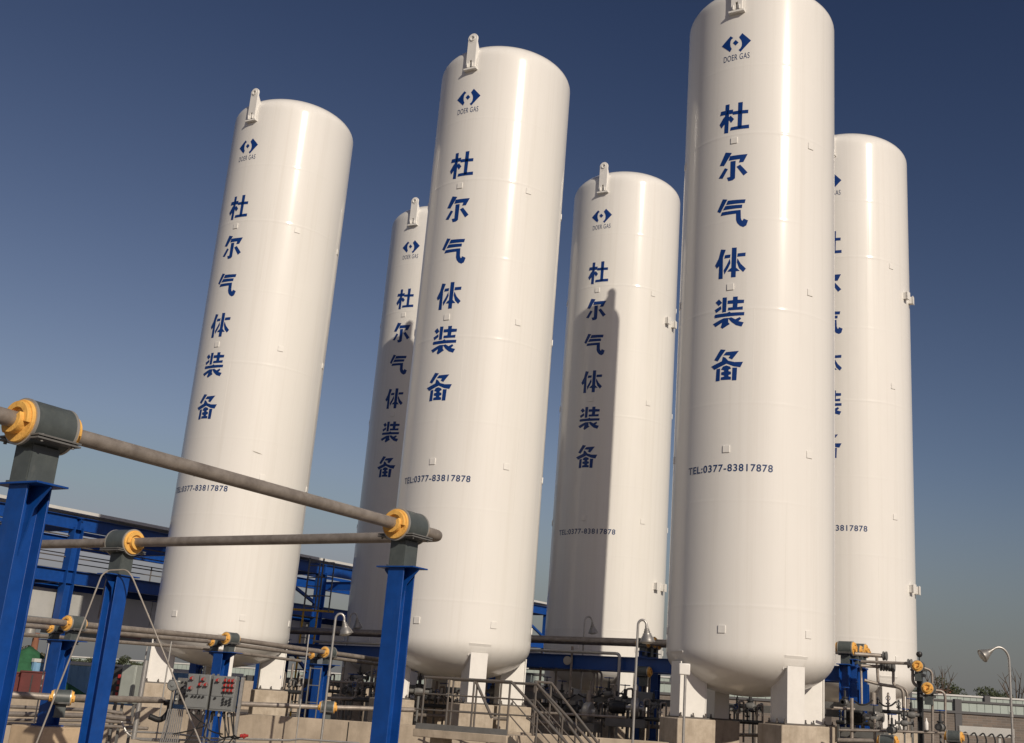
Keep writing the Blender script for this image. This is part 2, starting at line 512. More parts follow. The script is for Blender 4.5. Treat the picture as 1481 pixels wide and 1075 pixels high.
def wrap(name, polys, zc, m, lift=.004, parent=None, fat=0):
    """flat lettering (u, v) laid round the shell"""
    bm = bmesh.new()
    for p in polys:
        if fat:      # brush the outline out a little
            ar = sum(p[i - 1][0] * p[i][1] - p[i][0] * p[i - 1][1] for i in range(len(p)))
            sg = 1 if ar > 0 else -1
            q = []
            for i in range(len(p)):
                a, b, c = Vector(p[i - 1]), Vector(p[i]), Vector(p[(i + 1) % len(p)])
                n1 = Vector(((b - a).y, -(b - a).x)).normalized() * sg
                n2 = Vector(((c - b).y, -(c - b).x)).normalized() * sg
                d = n1 + n2
                k = fat / max(.35, d.length_squared / 2) if d.length > 1e-6 else 0
                q.append((b.x + d.x * k, b.y + d.y * k))
            p = q
        vs = [bm.verts.new((a, 0, b)) for a, b in p]
        bm.faces.new(vs)
    bm.normal_update()
    bmesh.ops.triangulate(bm, faces=bm.faces[:], ngon_method='EAR_CLIP')
    us = [v.co.x for v in bm.verts]
    k = math.floor(min(us) / .08)
    while k * .08 < max(us):
        bmesh.ops.bisect_plane(bm, geom=bm.verts[:] + bm.edges[:] + bm.faces[:], plane_co=(k * .08 + .001, 0, 0), plane_no=(1, 0, 0), dist=1e-6)
        k += 1
    for v in bm.verts:
        v.co = on_shell(v.co.x / TR, zc + v.co.z, TR + lift)
    for f in bm.faces:
        f.normal_update()
        c = f.calc_center_median()
        if f.normal.dot(Vector((c.x, c.y, 0))) < 0:
            f.normal_flip()
    me = bpy.data.meshes.new(name)
    bm.to_mesh(me)
    bm.free()
    me.materials.append(m)
    me.polygons.foreach_set('use_smooth', [True] * len(me.polygons))
    o = bpy.data.objects.new(name, me)
    col.objects.link(o)
    o.parent = parent
    return o


def text_polys(txt, width, height, bold=0.0, space=1.0):
    """outline of a line of lettering as triangles, centred, in metres"""
    cu = bpy.data.curves.new('lettering', 'FONT')
    cu.body = txt
    cu.size = 1
    cu.offset = bold
    cu.space_character = space
    cu.fill_mode = 'FRONT'
    o = bpy.data.objects.new('lettering', cu)
    col.objects.link(o)
    dg = bpy.context.evaluated_depsgraph_get()
    dg.update()
    ev = o.evaluated_get(dg)
    me = ev.to_mesh()
    xs = [v.co.x for v in me.vertices]
    ys = [v.co.y for v in me.vertices]
    x0, x1, y0, y1 = min(xs), max(xs), min(ys), max(ys)
    out = [[((me.vertices[i].co.x - (x0 + x1) / 2) / (x1 - x0) * width, (me.vertices[i].co.y - (y0 + y1) / 2) / (y1 - y0) * height) for i in p.vertices] for p in me.polygons]
    ev.to_mesh_clear()
    bpy.data.objects.remove(o)
    bpy.data.curves.remove(cu)
    return out


def make_tank(loc, rz, label):
    t = thing('storage_tank', label, 'storage tank', loc, rz, 'white storage tanks')
    # shell with faint weld seams
    prof = []
    for i in range(17):
        a = math.pi / 2 * i / 16
        prof.append((TR * math.sin(a), ZB - HB * math.cos(a)))
    prof.append((TR, ZB + .1))
    for s, sh in ((2.1, .0012), (4.2, .0008), (6.25, .0008), (8.33, .0016), (10.4, .0008), (12.48, .002), (14.2, .001)):
        z = s + EYE
        prof += [(TR, z - .07), (TR, z - .024), (TR + sh, z - .009), (TR + sh, z + .009), (TR, z + .024), (TR, z + .07)]
    prof.append((TR, ZT - .1))
    for i in range(17):
        a = math.pi / 2 * i / 16
        prof.append((TR * math.cos(a), ZT + HT * math.sin(a)))
    b = MB().lathe(prof, n=160)
    b.build('shell', M['white'], t, world=False, sharp=60)
    # vertical weld seams, one plate each
    for (phi, za, zb) in ((.62, 12.5, 14.2), (.58, 10.4, 12.46), (.9, 14.2, 15.9), (-.8, 8.35, 10.4), (.3, 6.3, 8.3), (1.2, 4.2, 6.2), (.72, 2.1, 4.2)):
        p = [on_shell(phi, za + EYE, TR - .005), on_shell(phi, zb + EYE, TR - .005)]
        MB().tube(p, .0072, 6).build('weld_seam', M['white'], t, world=False)
    # lifting lugs, front and back
    for ang in (0, math.pi):
        q = rotz(ang)
        hz, zb = 16.513 + EYE, 15.66 + EYE
        m = MB()
        y0 = -TR - .085
        m.lathe([(.045, 0), (.14, 0), (.14, .06), (.045, .06), (.045, 0)], q @ Vector((0, y0 + .06, hz)), q @ Vector((0, -1, 0)), 28)
        m.lathe([(.048, 0), (.085, 0), (.085, .02), (.048, .02), (.048, 0)], q @ Vector((0, y0, hz)), q @ Vector((0, -1, 0)), 24)
        w = .137
        m.extr([(-w, zb), (-.03, zb), (-.03, zb + .2), (.03, zb + .2), (.03, zb), (w, zb), (w, hz - .02), (.12, hz - .075), (0, hz - .13), (-.12, hz - .075), (-w, hz - .02)], q @ Vector((0, y0 + .003, 0)), q @ Vector((1, 0, 0)), Z, q @ Vector((0, .054, 0)))
        for s in (-1, 1):   # cheeks running back to the shell
            m.extr([(TR - .25, zb + .6), (TR - .02, zb - .02), (TR + .029, zb - .02), (TR + .029, hz - .1), (TR - .1, hz - .3)], q @ Vector((s * .125 - .012, 0, 0)), q @ Vector((0, -1, 0)), Z, q @ Vector((.024, 0, 0)))
        m.box(q @ Vector((0, -TR - .045, zb - .045)), (.38, .11, .05), q)
        m.box(q @ Vector((0, -TR - .004, zb + .12)), (.36, .02, .30), q)
        for s in (-1, 1):
            m.box(q @ Vector((s * .075, -TR - .1, zb + .055)), (.025, .035, .12), q)
        m.build('lifting_lug', M['white_trim'], t, world=False, bevel=.006)
    # lettering
    wrap('emblem', GLYPHS['logo'][1], GLYPHS['logo'][0] + EYE, M['blue_mark'], parent=t)
    for k in ('du', 'er', 'qi', 'ti', 'zhuang', 'bei'):
        wrap('painted_character', GLYPHS[k][1], GLYPHS[k][0] + EYE, M['blue_mark'], parent=t, fat=.006)
    wrap('emblem_lettering', DOER, 14.455 + EYE, M['dark_mark'], parent=t)
    wrap('phone_number', TEL, 4.872 + EYE, M['dark_mark'], parent=t)
    # little square pads and pipe brackets welded to the shell
    for c in (-1.03, 0, 1.03, 2.06):
        for z in (12.335, 8.84, 5.27, 1.63):
            m = MB()
            p = on_shell(c, z + EYE, TR)
            m.box(p, (.15, .032, .15), rotz(c))
            m.build('mounting_pad', M['white_trim'], t, world=False, bevel=.004)
    for c in (1.385, 1.62):
        for z in (11.62, 3.47):
            q = rotz(c)
            m = MB()
            m.box(on_shell(c, z + EYE, TR + .055), (.14, .13, .20), q)
            m.box(on_shell(c, z + EYE, TR + .128), (.18, .016, .23), q)
            m.build('pipe_bracket', M['white_trim'], t, world=False, bevel=.004)
    # legs
    for k in range(4):
        a = R(50) + k * math.pi / 2
        q = rotz(a)
        zb = EYE - .1
        m = MB()
        m.box(on_shell(a, (zb + .03 + EYE + 1.0) / 2, TR - .035), (.40, .03, EYE + 1.0 - zb - .03), q)
        for s in (-1, 1):
            pl = [(1.13, zb + .03), (1.699, zb + .03), (1.699, EYE + .95), (1.6, EYE + .93), (1.4, EYE + .77), (1.13, EYE + .62)]
            m.extr(pl, q @ Vector((s * .16 - .012, 0, 0)), q @ Vector((0, -1, 0)), Z, q @ Vector((.024, 0, 0)))
        m.box(on_shell(a, (zb + .03 + EYE + .6) / 2, 1.115), (.36, .026, EYE + .6 - zb - .03), q)
        leg = m.build('leg', M['white_trim'], t, world=False, bevel=.004)
        m = MB()                                   # doubler plate
        vs, fs = [], []
        for i in range(9):
            ph = a + (i - 4) / 4 * .15
            for z in (EYE + .93, EYE + 1.2):
                rr = TR * (math.sqrt(max(0, 1 - ((ZB - z) / HB) ** 2)) if z < ZB else 1)
                vs += [on_shell(ph, z, rr - .01), on_shell(ph, z, rr + .014)]
        for i in range(8):
            o = i * 4
            fs += [(o + 1, o + 5, o + 7, o + 3), (o, o + 1, o + 3, o + 2) if i == 0 else (o + 4, o + 6, o + 7, o + 5), (o + 2, o + 3, o + 7, o + 6), (o + 1, o, o + 4, o + 5)]
        m.add(vs, fs)
        m.build('doubler_plate', M['white_trim'], leg, world=False)
        m = MB()
        m.box(on_shell(a, zb + .016, 1.43), (.56, .70, .026), q)
        for sx in (-.235, .235):
            for sy in (-.28, 0, .28):
                m.lathe([(.028, .03), (.028, .06), (.016, .061), (.016, .11), (0, .11)], on_shell(a, zb, 1.43) + q @ Vector((sx, sy, 0)), Z, 8)
        m.build('base_plate', M['rail'], leg, world=False)
    return t


TEL = text_polys('TEL:0377-83817878', 1.93, .155, .018, 1.15)
DOER = text_polys('DOER GAS', .62, .15, -.002, 1.1)
proto = None
for (x, y, a, lab, short) in TANKS:
    if proto is None:
        proto = tank = make_tank((x, y, 0), a, lab)
        # a dark scrape across the sunny side of this one only
        wrap('scuff_mark', [[(1.44, .012), (1.54, -.006), (1.66, -.035), (1.72, -.06), (1.60, -.045), (1.5, -.02)]], 5.93 + EYE, M['scuff'], parent=None).parent = tank
    else:
        tank = thing('storage_tank', lab, 'storage tank', (x, y, 0), a, 'white storage tanks')
        for ch in proto.children:
            if ch.name.startswith('scuff') or (ch.name.startswith('pipe_bracket') and short in ('front middle tank', 'nearest tank')):
                continue
            c = ch.copy()
            col.objects.link(c)
            c.parent = tank
            for g in ch.children:
                d = g.copy()
                col.objects.link(d)
                d.parent = c
    # concrete plinths under the legs
    sides = ['right front', 'right rear', 'left rear', 'left front']
    for k in range(4):
        th = a + R(50) + k * math.pi / 2
        m = MB()
        h = EYE - .1
        m.box((0, 0, h / 2), (.80, .86, h))
        pl = m.build('concrete_plinth', M['concrete_dark'], bevel=.02)
        pl.location = (x + 1.43 * math.sin(th), y - 1.43 * math.cos(th), 0)
        pl.rotation_euler = (0, 0, th)
        tag(pl, 'square concrete plinth under the %s leg of the %s' % (sides[k], short), 'plinth', 'concrete plinths under tank legs')

for ch in list(proto.children):           # only the back row carries pipe brackets
    if ch.name.startswith('pipe_bracket'):
        bpy.data.objects.remove(ch)

# ------------------------------------------------------------------ insulated pipe saddles (x = along the pipe)
def half_ring(m, r0, r1, a0, a1, x0, x1, n=18):
    vs, fs = [], []
    for i in range(n + 1):
        a = a0 + (a1 - a0) * i / n
        for x in (x0, x1):
            for r in (r0, r1):
                vs.append((x, r * math.cos(a), r * math.sin(a)))
    for i in range(n):
        o = i * 4
        fs += [(o + 2, o + 3, o + 7, o + 6), (o + 1, o + 5, o + 7, o + 3), (o, o + 2, o + 6, o + 4), (o, o + 4, o + 5, o + 1)]
    fs += [(0, 1, 3, 2), (n * 4, n * 4 + 2, n * 4 + 3, n * 4 + 1)]
    return m.add(vs, fs)


def make_saddle(label, group, clamp_up=False):
    t = thing('pipe_saddle', label, 'pipe support', (0, 0, 0), 0, group)
    m = MB()
    m.lathe([(.062, -.205), (.15, -.202), (.155, -.195), (.155, .195), (.15, .202), (.062, .205)], axis=(1, 0, 0), n=40)
    m.build('insulation_core', M['yellow'], t, world=False)
    for s in (-1, 1):
        m = MB()
        x0, x1 = sorted((s * .19, s * .232))
        half_ring(m, .092, .137, R(-40), R(190), x0, x1, 24)
        x0, x1 = sorted((s * .19, s * .262))
        half_ring(m, .058, .098, R(150), R(395), x0, x1, 24)
        m.build('stepped_end_block', M['yellow'], t, world=False, bevel=.003)
    m = MB().lathe([(.157, -.16), (.168, -.16), (.168, .16), (.157, .16), (.157, -.16)], axis=(1, 0, 0), n=40)
    m.build('steel_shell', M['shell'], t, world=False)
    for s in (-1, 1):
        m = MB().lathe([(.156, s * .159), (.171, s * .159), (.171, s * .18), (.156, s * .18), (.156, s * .159)], axis=(1, 0, 0), n=40)
        m.build('shell_rim', M['rim'], t, world=False)
    for s in (-1, 1):     # bolted clamp ears either side
        m = MB()
        m.box((0, s * .175, -.10), (.36, .09, .012))
        m.box((0, s * .175, -.122), (.36, .09, .012))
        for k in (-.13, .13):
            m.lathe([(.012, -.035), (.012, .022), (0, .022)], (k, s * .195, -.11), Z, 6)
        m.build('clamp', M['greysteel'], t, world=False)
    m = MB()
    m.box((0, 0, -.28), (.012, .164, .27))
    m.box((-.105, 0, -.28), (.012, .164, .27))
    m.box((.105, 0, -.28), (.012, .164, .27))
    m.extr([(-.108, -.41), (.108, -.41), (.108, -.155), (-.108, -.155)], (0, -.095, 0), Vector((1, 0, 0)), Z, Vector((0, .012, 0)))
    m.extr([(-.109, -.409), (.109, -.409), (.109, -.155), (-.109, -.155)], (0, .083, 0), Vector((1, 0, 0)), Z, Vector((0, .012, 0)))
    m.box((0, 0, -.415), (.25, .22, .014))
    m.build('stool', M['shell'], t, world=False)
    return t


def make_post(height, name, label, group, w=.2, arm=.47):
    """H-section post with a wide cap plate and gussets; local x = along the pipe"""
    t = thing(name, label, 'steel post', (0, 0, 0), 0, group)
    m = MB().ibeam((0, 0, .02), (0, 0, height - .014), w, w, up=Vector((1, 0, 0)), tf=.014, tw=.01)
    m.build('column', M['blue'], t, world=False, bevel=.002)
    m = MB().box((0, 0, height - .007), (w + .06, arm, .014))
    m.build('cap_plate', M['blue'], t, world=False, bevel=.002)
    for s in (-1, 1):
        m = MB().extr([(s * .006, height - .015), (s * arm * .46, height - .015), (s * arm * .46, height - .03), (s * (w / 2 - .02), height - .17), (s * .006, height - .5)], (-.006, 0, 0), Vector((0, 1, 0)), Z, Vector((.012, 0, 0)))
        m.build('gusset', M['blue'], t, world=False)
    m = MB().box((0, 0, .01), (.34, .34, .02))
    m.build('base_plate', M['blue'], t, world=False)
    return t


RAZ = math.atan2(V.y, V.x)           # pipes along V
UAZ = math.atan2(U.y, U.x)

# the big foreground loop: one run along V, elbow, one run along -U
ZP = EYE + 1.688
S1, S3, S2 = Vector((-3.83, 8.10, 0)), Vector((-1.70, 12.0, 0)), Vector((-5.805, 15.151, 0))
dV = (S3 - S1).normalized()
ELB = S3 + dV * .66
dU = (S2 - ELB).normalized()
RV, RU = math.atan2(dV.y, dV.x), math.atan2(dU.y, dU.x)
zz = Vector((0, 0, ZP))
tag(MB().tube(bend([S1 - dV * 5 + zz, ELB + zz, S2 + dU * 6 + zz], .16, 8), .06, 20).build('pipe', M['pipe']),
    'long weathered grey pipe looping across the foreground on the three tall blue posts', 'pipe')
saddle = make_saddle('large yellow ended pipe saddle close to the camera on the leftmost blue post', 'insulated pipe saddles')
saddle.location = S1 + zz
saddle.rotation_euler = (0, 0, RV)
dup(saddle, S3 + zz, RV, 'yellow ended pipe saddle on the blue post in front of the middle tank')
dup(saddle, S2 + zz, RU + math.pi, 'yellow ended pipe saddle on the blue post draped with a thin bent line')
hp = ZP - .422
post = make_post(hp, 'pipe_post', 'thick blue steel post nearest the camera at the left edge', 'tall blue pipe posts')
post.location = S1
post.rotation_euler = (0, 0, RV)
dup(post, S3, RV, 'tall blue steel post in front of the middle tank')
dup(post, S2, RU, 'tall blue steel post before the leftmost tank, with a thin line draped over its cap')
# thin line draped over the second post
pz = hp + .012
c = S2 + Vector((0, 0, pz))
pts = [at(50, 1082, 14.3), at(100, 955, 14.55), at(147, 832, 14.85), at(156, 825, 14.9), at(183, 824, 14.92), at(191, 834, 14.9), at(240, 952, 14.6), at(296, 1090, 14.2)]
tag(MB().tube(bend(pts, .12, 6), .0105, 8).build('drain_line', M['pipe_thin']), 'thin bent metal line draped over the blue post cap, both legs slanting down', 'metal line')
tag(MB().tube([at(157, 828, 15.3), at(150, 856, 15.3), at(142, 895, 15.3)], .012, 6).build('hanging_cable', M['pipe']), 'short brownish cable hanging from the cap of the second blue post', 'cable')

# ------------------------------------------------------------------ dike wall and the pipe posts beside it
WZ = 1.04
W0, W1 = Vector((-18.0, 24.4, 0)), Vector((1.75, 21.62, 0))
W0, W1 = atz(-10, 1006.5, WZ), atz(968, 1072.5, WZ)
dW = Vector((W1.x - W0.x, W1.y - W0.y, 0)).normalized()
nW = Vector((-dW.y, dW.x, 0))
wa, wb_ = W0 - dW * 9, W1 + dW * 14
m = MB()
L = (wb_ - wa).length
m.extr([(0, 0), (L, 0), (L, WZ - .02), (0, WZ - .02)], Vector((wa.x, wa.y, 0)), dW, Z, nW * .25)
wall = thing('dike_wall', 'low pale concrete wall running along the feet of the tanks', 'wall', (wa.x, wa.y, 0))
m.build('wall_body', M['concrete'], wall, bevel=.012)
k = 0
while k * 5.2 < L:      # expansion joints
    m = MB()
    p = wa + dW * (k * 5.2 + 1.4)
    m.box((p.x - nW.x * .001, p.y - nW.y * .001, WZ / 2 - .02), (.022, .006, WZ - .05), rotz(math.atan2(dW.y, dW.x)))
    m.build('expansion_joint', M['black'], wall)
    k += 1


def wall_at(px, off=0.0):
    """point of the wall line under a picture column, off metres in front of the wall face"""
    lo = atz(px, 1040, WZ)
    d = Vector((lo.x, lo.y, 0))
    a = Vector((wa.x, wa.y, 0)) - nW * off
    den = d.x * dW.y - d.y * dW.x
    t = (a.x * dW.y - a.y * dW.x) / den
    return d * t


# medium posts: (pixel of cap, depth)
MID = [(91, 926, 19.3), (322, 943, 24.2), (466, 961, 27.0)]
mid_lab = ['shorter blue post standing on a concrete block at far left', 'blue post behind the red buttoned control boxes', 'blue post with a rung ladder beside the left hand gooseneck lamp']
sad_lab = ['left end of the front pipes', 'front of the leftmost tank', 'right of the leftmost tank']
caps = []
first = None
for (px, py, d), lab in zip(MID, mid_lab):
    p = at(px, py, d)
    caps.append(p)
    base = .78 if d < 20 else 0
    o = make_post(p.z - base, 'pipe_post', lab, 'shorter blue pipe posts', w=.24, arm=.8)
    o.location = (p.x, p.y, base)
    o.rotation_euler = (0, 0, RAZ)
    # two saddles per post, one small and low, one larger
    q = p + Vector((.05, 0, .27))
    dup(saddle, q - U * 0 + V * .1, RAZ, 'larger yellow saddle of the pair, ' + sad_lab[MID.index((px, py, d))], scale=.78)
    dup(saddle, q - U * .36 + V * .05 + Vector((0, 0, -.08)), RAZ, 'smaller yellow saddle of the pair, ' + sad_lab[MID.index((px, py, d))], scale=.58)
m = MB().box((0, 0, .39), (.75, .75, .775))
blk = m.build('concrete_block', M['brown'], bevel=.02)
blk.location = (caps[0].x, caps[0].y, 0)
blk.rotation_euler = (0, 0, RAZ)
tag(blk, 'pale concrete block carrying the shorter blue post at bottom left', 'plinth')
# the three pipes on them
for (du, dz, r, lab) in ((.05, .27, .052, 'upper and thickest of the three pipes passing in front of the leftmost tank'), (-.34, .19, .04, 'middle pipe of three passing in front of the leftmost tank'), (-.72, .055, .033, 'lowest pipe of three passing in front of the leftmost tank')):
    o = U * du + Vector((0, 0, dz))
    a, b, c = caps[0] + o, caps[1] + o, caps[2] + o
    pts = [a - (b - a) * .9, a, b, c, c + (c - b) * (1.6 if du > -.5 else .03)]
    tag(MB().tube(pts, r, 12).build('pipe', M['pipe']), lab, 'pipe', 'pipes on the shorter blue posts')

# lower pipe line along the same posts
lowp = [at(-20, 1003, 18.6), at(88, 1009, 19.0), at(236, 1013, 21.6)]
tag(MB().tube(lowp, .055, 12).build('pipe', M['pipe']), 'low horizontal pipe ending at the dark valve left of the control boxes', 'pipe')
dup(saddle, at(90, 1009, 19.0), math.atan2(lowp[1].y - lowp[0].y, lowp[1].x - lowp[0].x), 'yellow saddle low on the left, in front of the shorter blue post', scale=.72)
tag(MB().tube([at(345, 1018, 24.8), at(470, 1023, 25.0), at(600, 1027, 26.2)], .05, 12).build('pipe', M['pipe']), 'low pipe above the concrete wall right of the control boxes', 'pipe')
dup(saddle, at(474, 1023, 25.0), math.atan2(.2, 2), 'yellow saddle low above the concrete wall beside the lamp pole', scale=.74)

# pipes in front of the wall at lower left
for i, (y0, y1, d, r) in enumerate(((1021, 1032, 22.5, .035), (1032, 1040, 22.3, .05), (1041, 1047, 22.2, .03), (1046, 1054, 21.9, .03))):
    tag(MB().tube([at(-15, y0, d + .3), at(150, y1 - 4, d), at(178 + i * 12, y1, d)], r, 10).build('pipe', M['pipe']),
        ['topmost of the thin pipes fixed along the wall at lower left', 'second and thickest pipe along the wall at lower left', 'third thin pipe along the wall at lower left', 'lowest thin pipe along the wall at lower left'][i], 'pipe', 'pipes along the wall at lower left')

# ------------------------------------------------------------------ gooseneck lamps
def make_lamp(height, label, reach=.26, lean=0.0, hs=.8, tilt=.18):
    t = thing('gooseneck_lamp', label, 'lamp', (0, 0, 0), 0, 'gooseneck yard lamps')
    r = reach / 2
    pts = [(0, 0, 0), (0, 0, height * .5), (0, 0, height - r)]
    for i in range(1, 11):
        a = math.pi - math.pi * i / 10 * (1.0 - lean * .35)
        pts.append((r + r * math.cos(a), 0, height - r + r * math.sin(a) * 1.25))
    e = Vector(pts[-1])
    d = (e - Vector(pts[-2])).normalized()
    pts.append(e + d * .05)
    e = Vector(pts[-1])
    MB().tube(pts, .022, 12).build('pole', M['galv'], t, world=False)
    m = MB().lathe([(.033, 0), (.033, .09), (.022, .1)], (0, 0, height * .62), Z, 12)
    m.build('coupling', M['galv'], t, world=False)
    d = Vector((d.x * .8 + tilt, 0, d.z)).normalized()
    m = MB().lathe([(a_ * hs, b_ * hs) for a_, b_ in ((.03, -.05), (.034, 0), (.05, .012), (.05, .04), (.062, .05), (.062, .085), (.082, .095), (.09, .13), (.12, .17), (.14, .235), (.152, .24), (.152, .262), (.125, .263))], e, d, 28)
    head = m.build('lamp_housing', M['lamp'], t, world=False)
    m = MB().lathe([(a_ * hs, b_ * hs) for a_, b_ in ((.12, .258), (.10, .285), (.05, .298), (0, .30))], e, d, 24)
    m.build('lens', M['lens'], head, world=False)
    m = MB().box((0, 0, .01), (.16, .16, .02))
    m.build('foot_plate', M['galv'], t, world=False)
    return t


def lamp_at(px, top, y, label, face, pbot, reach=.26, lean=0.0, z0=0.0, hs=.8, tilt=.18):
    p = at(px, top, y)
    q = make_lamp(p.z - z0, label, reach, lean, hs, tilt)
    b = at(px, top, y)
    q.location = (b.x, b.y, z0)
    q.rotation_euler = (0, 0, face)
    return q


lamp_at(486, 889, 22.3, 'gooseneck lamp with a bright conical head, right of the leftmost tank', R(8), 1040, .165, hs=.86, tilt=.2)
lamp_at(846, 893, 31.2, 'dark gooseneck lamp seen against the shadowed back tank', R(20), 1000, .22, hs=.9, tilt=.05)
lamp_at(923, 898, 20.6, 'gooseneck lamp with a ribbed drum shaped head, left of the nearest tank', R(-6), 1070, .15, hs=.9, tilt=.0)
lamp_at(507, 888, 34.3, 'dark gooseneck lamp half hidden behind the bright one', R(12), 1000, .2, hs=.95, tilt=.1)
lamp_at(1459, 941, 21.0, 'gooseneck lamp at the right edge arching to the left against the sky', R(184), 1075, .36, .9)

# ------------------------------------------------------------------ stair landing over the wall
zl = 1.03
F0, F1 = atz(598, 1052, zl), atz(733, 1062.5, zl)
xd = Vector((F1.x - F0.x, F1.y - F0.y, 0)).normalized()
yd = Vector((-xd.y, xd.x, 0))
LW = (F1 - F0).length
la = math.atan2(xd.y, xd.x)
F0 = Vector((F0.x, F0.y, 0))
st = thing('stair_landing', 'steel stair landing with grey railings crossing the concrete wall below the middle tank', 'stair', F0)
rl = lambda u, v, z: F0 + xd * u + yd * v + Vector((0, 0, z))
MB().extr([(0, zl - .16), (LW, zl - .16), (LW, zl - .02), (0, zl - .02)], F0, xd, Z, yd * 1.15).build('slab', M['concrete'], st, bevel=.01)
MB().extr([(.02, zl - .018), (LW - .02, zl - .018), (LW - .02, zl + .085), (.02, zl + .085)], F0 + yd * .03, xd, Z, yd * .012).build('kick_plate', M['greysteel'], st)
for u in (.35, LW - .35):
    m = MB()
    m.extr([(u - .15, 0), (u + .15, 0), (u + .15, zl - .162), (u - .15, zl - .162)], F0 + yd * .3, xd, Z, yd * .3)
    m.build('pier', M['concrete_dark'], st)
RH = zl + .92
for v, u0 in ((.06, .1), (1.1, .1)):
    MB().tube([rl(u0, v, RH), rl(LW - .02, v, RH)], .026, 10).build('handrail', M['rail'], st)
    for h in (.62, .33):
        MB().tube([rl(u0 - .15, v, zl + h), rl(LW - .02, v, zl + h)], .014, 8).build('mid_rail', M['rail'], st)
    for u in (.12, .66, 1.2, LW - .04):
        MB().tube([rl(u, v, zl - .02), rl(u, v, RH)], .02, 8).build('baluster', M['rail'], st)
MB().tube([rl(.62, 1.1, RH), rl(1.05, 1.1, zl + .25)], .03, 8).build('slanting_rail', M['rail'], st)
# flight down to the right
run = 1.25
for v in (.06, 1.1):
    MB().tube([rl(LW - .02, v, RH), rl(LW + run, v, RH - zl - .02)], .026, 10).build('handrail', M['rail'], st)
    MB().bar(rl(LW - .01, v, zl - .08), rl(LW + run, v, .02), .02, .16).build('stringer', M['rail'], st)
    for h in (.62, .33):
        MB().tube([rl(LW, v, zl + h), rl(LW + run, v, h - .02)], .012, 8).build('mid_rail', M['rail'], st)
    for k in (.45, .95):
        MB().tube([rl(LW + run * k, v, zl * (1 - k)), rl(LW + run * k, v, zl * (1 - k) + .9)], .018, 8).build('baluster', M['rail'], st)
for k in range(5):
    z = zl * (1 - (k + 1) / 6)
    MB().extr([(0, 0), (.24, 0), (.24, .03), (0, .03)], rl(LW + run * (k + .7) / 6, .07, z), xd, Z, yd * 1.02).build('tread', M['greysteel'], st)

# second, farther handrail pair of the inner flight
st2 = thing('handrail_pair', 'grey handrails of a second flight slanting down behind the landing', 'handrail', at(775, 1000, 22.9) * 1.0)
st2.location.z = 0
p0 = at(774, 986, 22.9)
for v in (0, .5):
    a = p0 + yd * v + xd * (.0 + v * .2)
    MB().tube([a, a + xd * 1.3 + Vector((0, 0, -1.28))], .026, 10).build('handrail', M['rail'], st2)
    MB().tube([a - Vector((0, 0, .32)), a + xd * 1.3 + Vector((0, 0, -1.6))], .014, 10).build('mid_rail', M['rail'], st2)
    for k in (0, .45):
        MB().tube([a + xd * 1.3 * k + Vector((0, 0, -1.28 * k)), a + xd * 1.3 * k + Vector((0, 0, -1.28 * k - .95))], .02, 8).build('baluster', M['rail'], st2)
MB().tube([p0, p0 + yd * .5 + xd * .1], .026, 8).build('top_rail', M['rail'], st2)

# ------------------------------------------------------------------ control boxes and cabinets at lower left
def control_box(label, c, w, h, buttons, knobs, rz, group):
    t = thing('control_box', label, 'control box', c, rz, group)
    m = MB().box((0, 0, 0), (w, .16, h))
    m.build('casing', M['panel'], t, world=False, bevel=.008)
    m = MB()
    m.box((0, -.085, h * .19), (w * .94, .012, h * .55))
    m.box((0, -.085, -h * .28), (w * .94, .012, h * .34))
    m.build('door', M['panel'], t, world=False, bevel=.004)
    m = MB()
    m.box((w * .03, -.088, h * .19), (.014, .014, h * .55))
    m.build('door_seam', M['dark'], t, world=False)
    for (x, z) in buttons:
        m = MB().lathe([(.034, 0), (.034, .02), (.03, .03), (.02, .06), (.02, .075), (0, .076)], (x * w, -.09, z * h), (0, -1, 0), 12)
        b = m.build('red_button', M['red'], t, world=False)
        m = MB().box((x * w + .026, -.128, z * h), (.014, .05, .05))
        m.build('button_guard', M['galv'], b, world=False)
    for (x, z) in knobs:
        m = MB().lathe([(.022, 0), (.022, .015), (.012, .016), (.012, .04), (0, .041)], (x * w, -.09, z * h), (0, -1, 0), 10)
        m.build('knob', M['dark'], t, world=False)
    for k in range(4):
        x = (-.33 + k * .22) * w
        m = MB().lathe([(.022, 0), (.022, .05), (.03, .052), (.03, .085), (.016, .09)], (x, 0, -h / 2), (0, 0, -1), 10)
        m.build('cable_gland', M['galv'] if k % 2 else M['black'], t, world=False)
    return t


BD = 20.6
cb1 = at(288, 1000.5, BD)
cb2 = at(324.5, 1003.5, BD - .1)
control_box('left control box, four red buttons spread over its grey doors', cb1, .41, .58, [(-.28, .37), (.22, .36), (.12, .21), (.36, .21), (-.28, .09)], [(-.4, -.14), (-.16, -.14), (-.02, -.14), (.14, -.14), (.3, -.14)], R(-6), 'grey control boxes')
control_box('right control box, red buttons packed in three rows', cb2, .41, .58, [(-.25, .37), (.1, .38), (.27, .38), (.42, .38), (.1, .24), (.27, .24), (.42, .24), (.1, .1), (.27, .1), (.42, .1)], [(-.28, -.14), (.08, -.14), (.38, -.14), (.08, -.22), (.23, -.2), (.38, -.22), (.08, -.3), (.23, -.28), (.38, -.3)], R(-6), 'grey control boxes')
fr = thing('box_frame', 'galvanised angle stand carrying the two control boxes', 'stand', Vector((cb1.x, cb1.y + .13, 0)))
for px in (304, 311):
    a = at(px, 1010, BD + .1)
    MB().bar((a.x, a.y, 0), (a.x, a.y, 1.75), .035, .035, up=Vector((0, 1, 0))).build('leg', M['greysteel'], fr)
a = at(349, 1000, BD - .05)
MB().bar((a.x, a.y, .55), (a.x, a.y, 1.72), .05, .05, up=Vector((0, 1, 0))).build('upright', M['galv'], fr)
